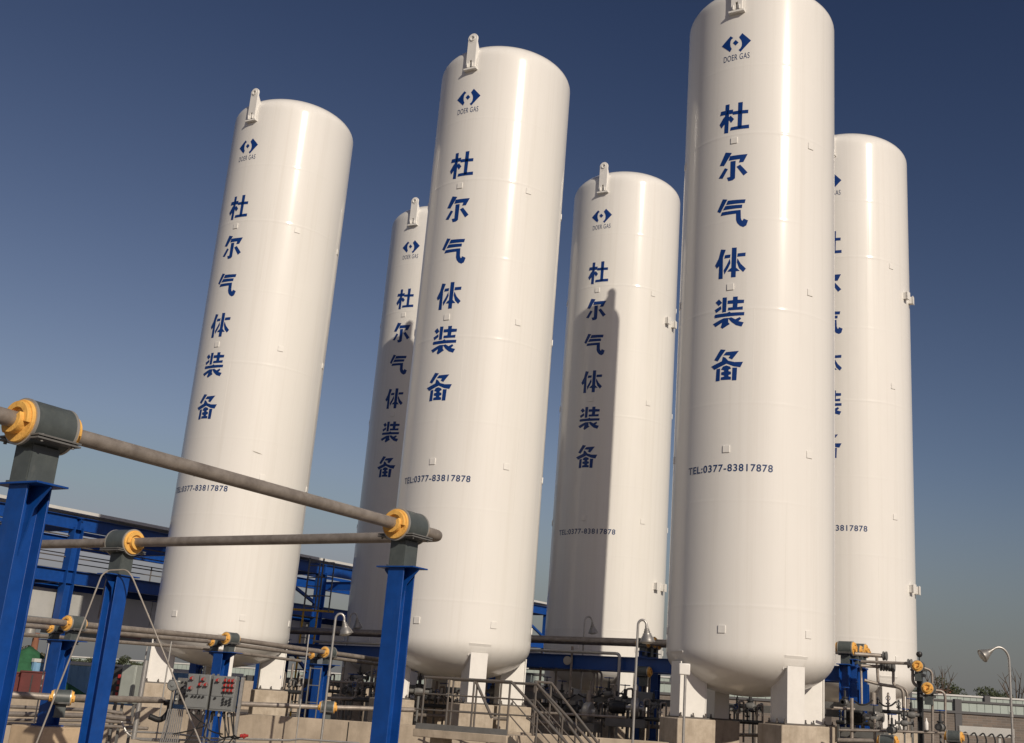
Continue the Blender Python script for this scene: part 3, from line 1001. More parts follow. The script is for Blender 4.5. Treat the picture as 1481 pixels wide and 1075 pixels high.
for z in (1.66, 1.22):
    MB().bar((cb1.x - .2, cb1.y + .125, z), (a.x, a.y + .09, z), .04, .04).build('cross_bar', M['greysteel'], fr)
# siren and junction block
sc = at(250, 991, 20.9)
sr = thing('siren', 'round grey siren disc on a bracket left of the control boxes', 'siren', sc)
MB().lathe([(.055, .06), (.095, .05), (.10, 0), (.085, -.015), (.08, -.002), (.03, -.01), (.025, -.03), (0, -.031)], sc, (0, 1, 0), 28).build('horn', M['panel'], sr)
MB().tube([sc + Vector((0, .04, -.05)), Vector((sc.x, sc.y + .04, .6))], .02, 8).build('stem', M['greysteel'], sr)
jc = at(264, 1000, 21.0)
jb = thing('junction_block', 'dark junction block with rows of cable glands beside the siren', 'junction box', jc)
MB().box(jc, (.20, .12, .45)).build('casing', M['greysteel'], jb, bevel=.01)
for i in range(3):
    for k in range(4):
        p = jc + Vector((-.06 + i * .06, -.06, .16 - k * .10))
        MB().lathe([(.017, 0), (.017, .03), (.01, .035), (.01, .05), (0, .05)], p, (0, -1, 0), 8).build('cable_gland', M['dark'] if (i + k) % 3 else M['lens'], jb)
# fanned conduits down from the block
for k in range(9):
    p = at(244 + k * 2.6, 1026, 20.9)
    q = at(229 + k * 3.2, 1082, 20.3)
    tag(MB().tube([p, p + (q - p) * .55 + Vector((.01, 0, 0)), q], .011, 6).build('conduit', M['galv']), 'thin silvery conduit in the fan of conduits below the junction block', 'conduit', 'fanned conduits below the junction block')
# hanging black cables
rnd = random.Random(4)
cab = [(276, 1030, 250, 1062, 300, 1046), (296, 1030, 262, 1080, 284, 1050), (306, 1030, 322, 1062, 300, 1052), (316, 1031, 340, 1064, 318, 1064), (322, 1031, 345, 1068, 330, 1062), (329, 1031, 300, 1076, 332, 1062), (334, 1031, 352, 1066, 338, 1062), (325, 1031, 290, 1084, 326, 1070), (338, 1028, 318, 1086, 338, 1064)]
clabs = ['black cable sweeping left from the left control box', 'black cable dropping left under the boxes', 'short black cable loop between the two boxes', 'black cable loop under the right box', 'slack black cable under the right box', 'long black cable crossing below the boxes', 'black cable ending at the red plug', 'black cable running down left to the ground', 'straight black cable at the right box edge']
for (x0, y0, x1, y1, xm, ym), lab in zip(cab, clabs):
    pts = [at(x0, y0, BD - .02), at((x0 + xm) / 2, (y0 + ym) / 2 + 4, BD - .1), at(xm, ym + 3, BD - .12), at((xm + x1) / 2, (ym + y1) / 2 + 3, BD - .15), at(x1, y1, BD - .2)]
    tag(MB().tube(bend(pts, .2, 5), .012, 7).build('cable', M['black']), lab, 'cable', 'black cables under the control boxes')
pg = at(352, 1065, BD - .2)
t = thing('cable_plug', 'bright red plug lying on the wall right of the black cables', 'plug', pg)
MB().lathe([(.02, 0), (.032, .01), (.032, .1), (.022, .11), (.022, .14), (0, .141)], pg - Vector((.06, 0, 0)), (1, .1, .1), 12).build('body', M['red'], t)
MB().lathe([(.045, 0), (.045, .02), (.03, .021)], pg - Vector((.0, 0, 0)), (1, .1, .1), 12).build('collar', M['red'], t)
for i, (pp, lab) in enumerate((([(180, 1058), (250, 1061), (300, 1068), (420, 1071)], 'upper thin conduit lying along the wall below the boxes'), ([(190, 1068), (280, 1071), (420, 1079)], 'lower thin conduit lying along the wall below the boxes'), ([(176, 1044), (184, 1062), (200, 1070), (260, 1073)], 'bent silvery conduit at lower left'), ([(360, 1069), (420, 1071), (432, 1069), (520, 1075)], 'thin conduit along the wall foot near the lamp pole'))):
    tag(MB().tube(bend([at(x, y, 21.6) for x, y in pp], .1), .018, 8).build('conduit', M['galv']), lab, 'conduit')
# valve with black elbow left of the boxes
el = thing('hose_elbow', 'thick black elbow hose below the dark valve left of the junction block', 'hose', at(240, 1030, 21.5))
MB().tube(bend([at(246, 1012, 21.6), at(245, 1030, 21.6), at(232, 1043, 21.4), at(216, 1036, 21.3)], .25), .05, 12).build('hose', M['black'], el)
MB().lathe([(.075, 0), (.075, .03), (.06, .031), (.06, .05), (.075, .051), (.075, .08), (0, .081)], at(243, 1013, 21.55), (0, .2, -1), 14).build('flange', M['dark'], el)

# tall grey cabinet and open breaker panel
cc = at(190, 990, 22.5)
cbn = thing('cabinet', 'tall pale grey steel cabinet left of the leftmost tank\'s plinths', 'cabinet', Vector((cc.x, cc.y, 0)), R(-12))
MB().box((0, 0, cc.z), (.30, .30, .70)).build('casing', M['cabinet'], cbn, world=False, bevel=.012)
MB().box((0, -.155, cc.z), (.26, .014, .64)).build('door', M['cabinet'], cbn, world=False, bevel=.006)
for s in (-1, 1):
    MB().bar((s * .12, 0, 0), (s * .12, 0, cc.z - .35), .04, .04, up=Vector((0, 1, 0))).build('leg', M['greysteel'], cbn, world=False)
bp = at(170, 990, 22.9)
bk = thing('breaker_panel', 'open dark panel with red switches beside the tall grey cabinet', 'breaker panel', Vector((bp.x, bp.y, 0)))
MB().box((bp.x, bp.y + .06, bp.z), (.40, .1, .66)).build('back_box', M['dark'], bk, bevel=.008)
for i in range(2):
    for k in range(4):
        MB().box((bp.x + .02 + i * .09, bp.y - .01, bp.z + .15 - k * .11), (.055, .05, .07)).build('red_switch', M['red'], bk, bevel=.006)
MB().bar((bp.x, bp.y + .06, 0), (bp.x, bp.y + .06, bp.z - .33), .05, .05, up=Vector((0, 1, 0))).build('leg', M['greysteel'], bk)
a = at(206, 990, 21.6)
tag(MB().tube([(a.x, a.y, .55), (a.x, a.y, a.z + .42)], .045, 14).build('vent_pipe', M['galv']), 'thick pale upright pipe beside the tall grey cabinet', 'pipe')
a = at(217, 940, 21.8)
for i, (x0, y0, x1, y1, lab) in enumerate(((71, 930, 57, 1004, 'thin slanting rod left of the shorter blue post'), (248, 928, 236, 1000, 'thin pale rod standing before the leftmost tank'), (213, 935, 205, 1000, 'thin pale rod beside the grey cabinet'), (447, 918, 442, 1035, 'thin grey rod left of the conical lamp'))):
    p, q = at(x0, y0, 21.2 + i), at(x1, y1, 21.2 + i)
    tag(MB().tube([p, (p.x, p.y, .5)], .014, 8).build('rod', M['galv']), lab, 'rod')

# rung ladder beside the third short post
lp = at(449, 965, 26.2)
ld = thing('ladder', 'thin grey rung ladder standing against the blue post by the lamp', 'ladder', Vector((lp.x, lp.y, 0)))
for s in (0, .24):
    MB().tube([(lp.x + s, lp.y, .3), (lp.x + s, lp.y, lp.z)], .014, 8).build('stile', M['greysteel'], ld)
for k in range(5):
    z = .6 + k * .36
    MB().tube([(lp.x, lp.y, z), (lp.x + .24, lp.y, z)], .011, 6).build('rung', M['greysteel'], ld)

# sign plate on a pole before the nearest tank
sp = at(990, 968, 20.8)
sg = thing('sign_post', 'blank white plate on a thin pole before the left leg of the nearest tank', 'sign', Vector((sp.x, sp.y, 0)))
MB().box(sp, (.20, .06, .20)).build('plate', M['white_trim'], sg, bevel=.02)
MB().tube([(sp.x + .02, sp.y + .01, 0), (sp.x + .02, sp.y + .01, sp.z - .1)], .024, 12).build('pole', M['galv'], sg)

# ------------------------------------------------------------------ pipe rack between the two rows of tanks
RC = Vector((-.62, 31.34, 0))


def rack(s, v=0.0, z=0.0):
    return RC + U * s + V * v + Vector((0, 0, z))


def on_rack(px, py=950):
    d = ray(px, py)
    k = (RC.x * d.y - RC.y * d.x) / (U.y * d.x - U.x * d.y)
    return k


rk = thing('pipe_rack', 'long blue pipe rack running between the two rows of tanks', 'pipe rack', RC)
sl, sr_ = -9.5, on_rack(1247)
for v in (-.5, .5):
    MB().ibeam(rack(sl, v, EYE + 1.08), rack(sr_, v, EYE + 1.08), .2, .34).build('long_beam', M['blue_dark'], rk)
    MB().bar(rack(sl, v, EYE + .2), rack(sr_, v, EYE + .2), .04, .16).build('cable_tray', M['greysteel'], rk)
for s in (-9, -4.6, -1.0, on_rack(938), sr_ - .08):
    for v in (-.5, .5):
        MB().ibeam(rack(s, v, 0), rack(s, v, EYE + .905), .2, .2, up=V).build('post', M['blue_dark'], rk)
    MB().ibeam(rack(s, -.62, EYE + 1.335), rack(s, .62, EYE + 1.335), .16, .16).build('cross_beam', M['blue_dark'], rk)
rl_ = ['front pipe lying along the top of the blue rack', 'thick middle pipe lying along the top of the blue rack', 'rear pipe lying along the top of the blue rack']
for (v, dz, r), lab in zip(((-.36, 1.62, .055), (.0, 1.66, .085), (.36, 1.62, .06)), rl_):
    tag(MB().tube([rack(sl - .5, v, EYE + dz), rack(sr_ + .1, v, EYE + dz)], r, 14).build('pipe', M['pipe']), lab, 'pipe', 'pipes on the rack')
tag(MB().tube(bend([rack(-7, -.66, EYE + 1.32), rack(on_rack(912), -.66, EYE + 1.32), rack(on_rack(912), -.66, EYE - .9)], .12), .04, 10).build('pipe', M['galv']), 'grey pipe along the blue rack front, turning down beside the ribbed lamp', 'pipe')
where = {-4.6: 'seen left of the middle tank', -1.0: 'seen right of the middle tank', 'e': 'behind the ribbed lamp', 'r': 'at the right end of the blue rack'}
for s, wh in ((-4.6, where[-4.6]), (-1.0, where[-1.0]), (on_rack(938), where['e']), (sr_ - .08, where['r'])):
    for v, sc_, nm in ((-.36, .72, 'front'), (0, .85, 'middle'), (.36, .72, 'rear')):
        dup(saddle, rack(s, v, EYE + 1.62 + (.04 if v == 0 else 0)), UAZ, '%s yellow saddle on the blue rack, %s' % (nm, wh), scale=sc_)
# small round gauge plate and thin hangers
gp = rack(on_rack(837), -.62, EYE + 1.1)
g = thing('gauge', 'pale round gauge plate on the face of the blue rack beam', 'gauge', gp)
MB().lathe([(.11, 0), (.11, .03), (.09, .035), (0, .036)], gp, -V, 20).build('dial', M['glass'], g)
MB().tube([gp + V * .02, gp + V * .1], .02, 6).build('stem', M['dark'], g)
for i, px in enumerate((868, 873, 879)):
    a = rack(on_rack(px), -.3 + i * .0, EYE + .78)
    tag(MB().tube(bend([rack(on_rack(px) - 1.9 - .1 * i, -.3, EYE + .86), a + Vector((0, 0, .1)), Vector((a.x, a.y, .3))], .12), .028, 8).build('pipe', M['pipe']),
        ['left', 'middle', 'right'][i] + ' one of three thin dark pipes turning down under the blue rack', 'pipe', 'thin pipes under the rack')
for i, px in enumerate((941, 946, 951)):
    a = rack(on_rack(px), -.45, 0)
    tag(MB().tube([(a.x, a.y, .1), (a.x, a.y, EYE + .9)], .03, 8).build('pipe', M['pipe']),
        ['left', 'middle', 'right'][i] + ' one of three upright pipes left of the nearest tank', 'pipe', 'upright pipes by the nearest tank')
dup(saddle, at(931, 972, 29.2), UAZ, 'yellow saddle under the blue rack beside the ribbed lamp pole', scale=.8)

# ------------------------------------------------------------------ valves and pumps in the shade under the tanks
def make_valve(label):
    t = thing('valve', label, 'valve', (0, 0, 0), 0, 'valves on the pipework under the tanks')
    m = MB().lathe([(.05, -.3), (.05, -.12), (.09, -.09), (.11, 0), (.09, .09), (.05, .12), (.05, .3)], axis=(1, 0, 0), n=16)
    m.build('body', M['greysteel'], t, world=False)
    for s in (-1, 1):
        MB().lathe([(.1, s * .3), (.1, s * .265), (.05, s * .264)], axis=(1, 0, 0), n=18).build('flange', M['dark'], t, world=False)
    MB().lathe([(.07, .05), (.07, .12), (.095, .125), (.095, .16), (.04, .17), (.035, .34), (.015, .35), (.015, .46)], axis=(0, 0, 1), n=14).build('bonnet', M['dark'], t, world=False)
    m = MB()
    pts = [(.13 * math.cos(k * math.pi / 9), .13 * math.sin(k * math.pi / 9), .44) for k in range(19)]
    m.tube(pts, .013, 6, cap=False)
    for k in range(3):
        a = k * math.pi / 3
        m.tube([(-.13 * math.cos(a), -.13 * math.sin(a), .44), (.13 * math.cos(a), .13 * math.sin(a), .44)], .009, 5)
    m.build('handwheel', M['blue'], t, world=False)
    MB().tube([(0, 0, -.1), (0, 0, -.62)], .03, 8).build('stand', M['greysteel'], t, world=False)
    return t


def make_pump(label):
    t = thing('pump', label, 'pump', (0, 0, 0), 0, 'pumps under the tanks')
    m = MB().lathe([(.0, -.42), (.13, -.41), (.15, -.36), (.15, -.05), (.12, -.02)], (0, 0, .45), (1, 0, 0), 22)
    m.build('motor', M['dark'], t, world=False)
    m = MB()
    for k in range(9):
        m.lathe([(.15, -.33 + k * .03), (.162, -.33 + k * .03), (.162, -.322 + k * .03), (.15, -.322 + k * .03)], (0, 0, .45), (1, 0, 0), 20)
    m.build('cooling_fins', M['dark'], t, world=False)
    MB().box((-.2, 0, .64), (.16, .13, .10)).build('terminal_box', M['greysteel'], t, world=False, bevel=.01)
    MB().lathe([(.06, -.02), (.06, .1), (.2, .11), (.24, .16), (.24, .26), (.2, .3), (.09, .31), (.09, .42)], (0, 0, .45), (1, 0, 0), 24).build('volute', M['galv'], t, world=False)
    MB().box((0, 0, .1), (.95, .4, .2)).build('bedplate', M['greysteel'], t, world=False, bevel=.01)
    MB().tube([(.2, 0, .6), (.2, 0, .95)], .06, 12).build('outlet', M['pipe'], t, world=False)
    return t


rnd = random.Random(8)
valve = make_valve('valve with a blue handwheel seen left of the front middle tank\'s leg')
valve.location = at(606, 1000, 27.5)
vl = [(640, 1012, 29.0, 'small valve behind the stair railing, left of the wide white leg'), (712, 1000, 28.6, 'valve with a blue wheel right of the middle tank\'s front leg'), (722, 1012, 30.0, 'lower valve right of the middle tank\'s front leg'),
      (790, 1000, 31.5, 'valve left of the shadowed back tank, above the handrails'), (812, 1006, 30.6, 'valve between the handrails and the dark lamp pole'), (866, 1014, 30.0, 'valve under the blue rack right of the dark lamp pole'), (880, 1004, 29.6, 'higher valve under the blue rack in the middle'),
      (903, 1016, 29.2, 'dark valve just left of the ribbed lamp pole'), (945, 1020, 28.6, 'valve low beside the nearest tank\'s left plinth'), (508, 1000, 31.0, 'valve in the dark gap right of the conical lamp pole'), (520, 980, 32.0, 'upper valve in the dark gap right of the conical lamp'),
      (430, 990, 33.0, 'valve right of the leftmost tank\'s right leg'), (1085, 1022, 27.5, 'valve seen between the legs of the nearest tank'), (1066, 1027, 28.0, 'second valve between the legs of the nearest tank'),
      (1222, 1016, 25.2, 'valve on the grey tray before the blue frame on the right'), (1264, 1040, 24.6, 'tall grey regulator valve right of the blue frame'), (1290, 1056, 24.0, 'valve with a blue wheel at bottom right'), (1308, 1046, 24.2, 'valve with a blue wheel under the twin downpipes'),
      (1318, 1034, 25.0, 'small valve left of the dark post on the right'), (1360, 1052, 24.2, 'valve right of the dark post on the right')]
for i, (px, py, d, lab) in enumerate(vl):
    dup(valve, at(px, py, d), rnd.choice((RAZ, UAZ, UAZ + .2)), lab, scale=rnd.uniform(.6, .85) if px > 1200 else rnd.uniform(.75, 1.05))
pump = make_pump('dark motor pump on a bedplate left of the ribbed lamp pole')
pump.location = at(838, 1058, 28.6)
pump.rotation_euler = (0, 0, UAZ)
dup(pump, at(905, 1052, 28.4), UAZ + .3, 'dark motor pump directly behind the ribbed lamp pole')
dup(pump, at(560, 1030, 30.5), UAZ, 'dark motor pump in the shade left of the tall front post')
dup(pump, at(1250, 1068, 25.5), UAZ, 'pump at the foot of the blue frame on the right')
# pipe work in the shade: risers and headers
hl = [('header pipe low under the rack between the middle and nearest tanks', [(755, 1046, 29.5), (860, 1046, 29.2), (960, 1052, 28.6)], .05),
      ('thin header pipe in front of the shaded pumps', [(770, 1030, 28.0), (905, 1038, 27.6)], .03),
      ('header pipe in the dark gap right of the conical lamp', [(470, 1010, 30.5), (600, 1012, 29.8), (660, 1016, 29.4)], .045),
      ('thin header pipe above the pump left of the tall front post', [(480, 986, 31.0), (590, 990, 30.5)], .03),
      ('grey header pipe crossing behind the stair railing', [(600, 1034, 28.2), (735, 1040, 27.6)], .045),
      ('pipe seen between the legs of the nearest tank', [(1030, 1062, 27.0), (1110, 1064, 26.6)], .04)]
for lab, pts, r in hl:
    tag(MB().tube([at(*p) for p in pts], r, 10).build('pipe', M['pipe']), lab, 'pipe')
rs = [(784, 940, 30.8), (806, 950, 31.0), (828, 935, 30.2), (855, 985, 29.8), (890, 990, 29.4), (556, 960, 31.5), (540, 955, 31.0), (497, 965, 31.5), (632, 985, 28.8), (702, 990, 28.4), (730, 985, 28.8), (1094, 1015, 27.5), (424, 960, 32.5)]
rn = ['left of the handrails', 'behind the handrail tops', 'beside the dark lamp', 'under the blue rack', 'left of the ribbed lamp', 'right of the conical lamp', 'midway in the dark gap', 'just right of the conical lamp pole', 'behind the stair railing at left', 'behind the stair railing near its middle', 'behind the stair railing at right', 'between the legs of the nearest tank', 'right of the leftmost tank']
for (px, py, d), w in zip(rs, rn):
    a = at(px, py, d)
    tag(MB().tube([(a.x, a.y, 0.05), (a.x, a.y, a.z)], .032, 8).build('riser_pipe', M['pipe']), 'thin upright pipe ' + w, 'pipe', 'upright pipes in the shade under the tanks')
# compact manifolds: a header with flanged risers and little wheels
def make_manifold(label):
    t = thing('valve_manifold', label, 'manifold', (0, 0, 0), 0, 'manifolds in the shade under the tanks')
    MB().tube([(-.55, 0, 0), (.55, 0, 0)], .055, 10).build('header', M['dark'], t, world=False)
    for k in range(4):
        x = -.42 + k * .28
        h = (.34, .48, .30, .42)[k]
        MB().tube(bend([(x, 0, 0), (x, 0, h), (x + .02, .22, h + .02), (x + .02, .24, -.5)], .07), .026, 8).build('riser', M['pipe'] if k % 2 else M['greysteel'], t, world=False)
        MB().lathe([(.06, -.02), (.06, .02)], (x, 0, h * .45), Z, 12).build('flange', M['galv'] if k % 2 else M['dark'], t, world=False)
        m = MB()
        pts = [(x + .06 * math.cos(q * math.pi / 6), -.10, h * .75 + .06 * math.sin(q * math.pi / 6)) for q in range(13)]
        m.tube(pts, .009, 5, cap=False)
        m.tube([(x, 0, h * .75), (x, -.105, h * .75)], .011, 6)
        m.build('handwheel', M['blue'] if k == 1 else M['dark'], t, world=False)
    for sx in (-.5, .5):
        MB().box((sx, 0, -.42), (.06, .06, .75)).build('stand', M['greysteel'], t, world=False)
    return t


mani = make_manifold('dark manifold of risers in the gap left of the tall front post, upper level')
mani.location = at(548, 992, 31.8)
mani.rotation_euler = (0, 0, UAZ)
for px, py, d, s_, lab in ((520, 1012, 30.2, 1.0, 'dark manifold low in the gap right of the conical lamp pole'), (482, 1000, 32.5, .9, 'dark manifold right behind the conical lamp pole'), (585, 1020, 28.8, .9, 'manifold just right of the tall front post, above the wall'),
                           (640, 1022, 28.0, .9, 'manifold behind the left half of the stair railing'), (716, 1020, 29.4, .9, 'manifold behind the right end of the stair railing'), (800, 1020, 30.8, 1.0, 'manifold behind the slanting handrails'),
                           (856, 1036, 28.8, 1.0, 'manifold low under the middle of the blue rack'), (885, 1022, 31.4, 1.1, 'manifold below the turned down thin pipes'), (936, 1040, 28.2, .9, 'manifold between the ribbed lamp pole and the nearest tank'),
                           (410, 1000, 32.0, 1.0, 'manifold under the right side of the leftmost tank'), (300, 985, 33.2, 1.0, 'manifold in the shade under the leftmost tank'), (1074, 1044, 27.0, .9, 'manifold low between the legs of the nearest tank'),
                           (1292, 1030, 26.2, .8, 'small manifold before the rightmost tank\'s front leg'), (1236, 1046, 26.4, .8, 'small manifold between the posts of the blue frame')):
    dup(mani, at(px, py, d), UAZ + (px % 3 - 1) * .25, lab, scale=s_)
# cable tray loops
for i, (x0, x1, y, d) in enumerate(((836, 872, 1004, 28.8), (1080, 1100, 1024, 27.0), (1236, 1262, 1014, 24.8), (1272, 1296, 1016, 24.4), (800, 832, 1006, 28.9))):
    pts = [at(x0, y, d), at(x0 + (x1 - x0) * .3, y + 6, d - .1), at(x0 + (x1 - x0) * .7, y + 5, d - .1), at(x1, y - 1, d)]
    tag(MB().tube(bend(pts, .2), .018, 7).build('cable', M['black']), ['sagging black cable under the rack left of the pumps', 'black cable between the legs of the nearest tank', 'black cable loop right of the blue frame', 'black cable loop before the rightmost tank\'s leg', 'sagging black cable near the handrails'][i], 'cable')
# narrow boxes in the shade
for (px, py, d, w, h, lab) in ((848, 1016, 30.2, .30, .42, 'grey instrument box under the blue rack, left part'), (930, 1012, 29.0, .46, .36, 'grey instrument box right of the ribbed lamp pole'), (612, 1000, 29.0, .34, .16, 'pale small instrument box left of the stair railing')):
    c = at(px, py, d)
    t = thing('instrument_box', lab, 'instrument box', c)
    MB().box(c, (w, .2, h)).build('casing', M['panel'], t, bevel=.012)
    MB().box(c - Vector((0, .105, 0)), (w * .86, .012, h * .86)).build('cover', M['panel'], t, bevel=.005)
    MB().tube([c, (c.x, c.y, .05)], .025, 8).build('stand', M['greysteel'], t)

# ------------------------------------------------------------------ pipework right of the nearest tank
bf = at(1222, 962, 26.9)
b2 = bf + V * .95
fr2 = thing('blue_frame', 'blue two legged frame right of the nearest tank carrying dark yellow ended saddles', 'frame', Vector((bf.x, bf.y, 0)))
for p in (bf, b2):
    MB().ibeam((p.x, p.y, 0), (p.x, p.y, bf.z), .22, .22, up=U, tf=.02).build('post', M['blue'], fr2)
MB().ibeam(bf + V * .09 - Vector((0, 0, .15)), b2 - V * .09 - Vector((0, 0, .15)), .2, .30).build('cross_beam', M['blue'], fr2)
MB().box(((bf.x + b2.x) / 2, (bf.y + b2.y) / 2, bf.z + .01), (.3, 1.35, .02), rotz(RAZ - math.pi / 2)).build('top_plate', M['blue'], fr2)
dup(saddle, bf + V * .1 + Vector((0, 0, .38)), UAZ, 'large dark saddle with yellow ends on the blue frame right of the nearest tank', scale=.95)
dup(saddle, bf + V * .6 + Vector((0, 0, .34)), UAZ, 'rear saddle on the blue frame right of the nearest tank', scale=.8)
D = 26.0
rp = [('short thick pipe with an end flange, leaving the saddle on the blue frame', [(1236, 946, D), (1280, 949, D)], .055),
      ('pipe running right to the upper saddle on the dark post', [(1245, 957, D), (1318, 960, D - .4), (1332, 966, D - 1)], .04),
      ('pipe stub with two flanged joints below the long one', [(1245, 963, D), (1292, 965, D)], .045),
      ('first upright pipe right of the blue frame', [(1268, 951, D), (1270, 988, D), (1271, 990, D)], .04),
      ('second upright pipe right of the blue frame', [(1292, 961, D), (1292, 988, D), (1294, 992, D)], .04),
      ('sloping pipe turning down into the left of twin downpipes', [(1250, 984, D), (1272, 990, D), (1306, 995, D - .2), (1308, 1062, D - .2)], .042),
      ('right one of the twin downpipes', [(1296, 991, D + .1), (1312, 998, D), (1313, 1060, D)], .035),
      ('stepped pipe dropping to the lower saddle on the dark post', [(1310, 959, D - .6), (1320, 963, D - .8), (1320, 991, D - .8), (1346, 997, D - 1)], .04),
      ('pipe bending down on the right of the dark post', [(1332, 965, D - 1), (1348, 970, D - 1), (1349, 1080, D - 1)], .035),
      ('lower pipe bending down at far right of the dark post', [(1346, 998, D - 1), (1367, 1000, D - 1), (1367, 1080, D - 1)], .035),
      ('long thin pipe crossing low at bottom right', [(1213, 1056, 24.4), (1300, 1058, 24.2), (1400, 1062, 24)], .03),
      ('thick pipe stub at the very bottom right of the plinths', [(1212, 1071, 24.4), (1264, 1072, 24.2)], .06),
      ('thin downpipe on the front of the blue frame', [(1245, 962, 26.2), (1246, 985, 26.0), (1247, 1078, 25.8)], .03),
      ('pale upright pipe before the blue frame', [(1232, 1010, 24.4), (1232, 1085, 24.4)], .045),
      ('thin grey rod under the tall regulator', [(1265, 1040, 24.4), (1266, 1080, 24.4)], .03),
      ('thin pipe level with the grey tray at right', [(1206, 1024, 24.6), (1236, 1026, 24.6)], .035)]
for lab, pts, r in rp:
    P = bend([at(*p) for p in pts], .14) if len(pts) > 2 else [at(*p) for p in pts]
    tag(MB().tube(P, r * .82, 12).build('pipe', M['pipe']), lab, 'pipe', 'pipes right of the nearest tank')
for px, py, d, ax, lab in ((1280, 949, D, U, 'end flange of the thick pipe'), (1276, 964, D, U, 'left flange'), (1284, 964.5, D, U, 'middle flange'), (1291, 965, D, U, 'right flange'), (1316, 960, D - .4, U, 'joint flange at the bend')):
    f = MB().lathe([(.10, -.045), (.10, -.015), (.06, -.014), (.06, .014), (.10, .015), (.10, .045)], at(px, py, d), ax, 16).build('pipe_flange', M['greysteel'])
    tag(f, {'end flange of the thick pipe': 'large flange closing the end of the thick pipe right of the blue frame', 'left flange': 'leftmost of three flanges on the pipe stub', 'middle flange': 'middle of three flanges on the pipe stub', 'right flange': 'rightmost of three flanges on the pipe stub', 'joint flange at the bend': 'round joint left of the upper saddle on the dark post'}[lab], 'flange', 'pipe flanges')
tr = thing('cable_tray', 'grey cable tray crossing in front of the blue frame at right', 'cable tray', at(1200, 1020, 25.4))
MB().bar(at(1190, 1019, 25.6), at(1275, 1025, 25.0), .05, .14).build('tray', M['greysteel'], tr)
a = at(1232, 1022, 25.2)
MB().tube([(a.x, a.y, 0), (a.x, a.y, a.z)], .03, 8).build('support', M['greysteel'], tr)
dp = at(1330, 975, 25.0)
dk = thing('support_post', 'dark slim post with a short cap on the right carrying two yellow saddles', 'steel post', Vector((dp.x, dp.y, 0)))
MB().ibeam((dp.x, dp.y, 0), (dp.x, dp.y, dp.z - .06), .11, .11, up=U, tf=.012).build('column', M['dark'], dk)
MB().box(dp - Vector((0, 0, .03)), (.24, .16, .06), rotz(UAZ)).build('cap', M['dark'], dk)
ar = at(1341, 1007, 24.9)
MB().box(ar, (.34, .12, .06), rotz(0)).build('bracket_arm', M['dark'], dk)
dup(saddle, at(1328.5, 964, 25.0), RAZ, 'upper yellow saddle on top of the dark post at right', scale=.72)
dup(saddle, at(1343, 996, 24.9), RAZ, 'lower yellow saddle on the bracket of the dark post at right', scale=.78)
cm = at(1329.5, 946.5, 25.0)
cs = thing('ball_camera', 'small black ball on a stalk above the dark post at right', 'camera', cm)
MB().lathe([(.0, -.065), (.04, -.055), (.063, -.02), (.066, .01), (.05, .045), (.0, .062)], cm, Z, 18).build('dome', M['black'], cs)
MB().tube([cm, cm - Vector((0, 0, .22))], .012, 6).build('stalk', M['dark'], cs)
dup(saddle, at(1284, 1073, 23.6), UAZ, 'yellow ended saddle cut by the bottom edge right of the blue frame', scale=.8)
dup(saddle, at(1380, 1066, 23.8), UAZ, 'yellow ended saddle low at the bottom right corner', scale=.72)
mf = at(1426, 1062, 27.0)
mfd = thing('filling_manifold', 'pale grey manifold frame with hanging hoses at bottom right', 'manifold', Vector((mf.x, mf.y, 0)))
MB().box(mf + Vector((0, 0, .05)), (1.25, .14, .2)).build('beam', M['cladding'], mfd, bevel=.01)
for k in (-.6, .3, .6):
    MB().bar((mf.x + k, mf.y, 0), (mf.x + k, mf.y, mf.z - .05), .06, .06, up=Vector((0, 1, 0))).build('leg', M['cladding'], mfd)
for k in range(6):
    x = mf.x - .52 + k * .2
    pts = [(x, mf.y - .07, mf.z), (x, mf.y - .2, mf.z + .02), (x + .05, mf.y - .22, mf.z - .12), (x + .02, mf.y - .18, mf.z - .4)]
    MB().tube(bend(pts, .06), .018, 7).build('hose', M['dark'], mfd)
bx = at(1345, 1062, 24.0)
cyl = thing('white_bottle', 'small white bottle shaped fitting standing on the low pipe right of the dark post', 'fitting', at(1340, 1052, 24.1))
MB().lathe([(.035, 0), (.04, .02), (.04, .14), (.02, .18), (.015, .23), (0, .235)], at(1340, 1056, 24.1), Z, 14).build('body', M['white_trim'], cyl)
MB().lathe([(.045, -.02), (.045, 0), (.0, .001)], at(1340, 1056, 24.1), Z, 14).build('base', M['dark'], cyl)

# ------------------------------------------------------------------ open blue steel building behind, running away to the right
B0 = Vector((-18.7, 40.0, 0))
Bd = Vector((.532, .847, 0))
Bn = Vector((-.847, .532, 0))     # away from the tanks
BAZ = math.atan2(Bd.y, Bd.x)


def bp_(s, n, z):
    return B0 + Bd * s + Bn * n + Vector((0, 0, z))


bl = thing('steel_building', 'open blue steel framed building with a thin white roof behind the tanks', 'building', B0)
HR = EYE + 5.5
BW = 6.0
cols_s = [-11, -4.5, 1.85, 8.2, 14.5, 20.8, 27.1, 33.4]
for s in cols_s:
    for n in (0, BW):
        MB().ibeam(bp_(s, n, 0), bp_(s, n, HR - .45), .36, .36, up=Bd, tf=.025, tw=.02).build('column', M['blue_dark'], bl)
    MB().ibeam(bp_(s, -.2, HR - .32), bp_(s, BW + .2, HR - .32), .2, .42).build('roof_beam', M['blue_dark'], bl)
    MB().ibeam(bp_(s, .2, EYE + 3.3), bp_(s, BW - .2, EYE + 3.3), .2, .4).build('floor_beam', M['blue_dark'], bl)
for n in (0, BW):
    MB().ibeam(bp_(-12, n, HR - .30), bp_(36, n, HR - .30), .22, .46).build('eave_beam', M['blue'], bl)
    MB().ibeam(bp_(-12, n, EYE + 3.3), bp_(36, n, EYE + 3.3), .22, .46).build('floor_edge_beam', M['blue'], bl)
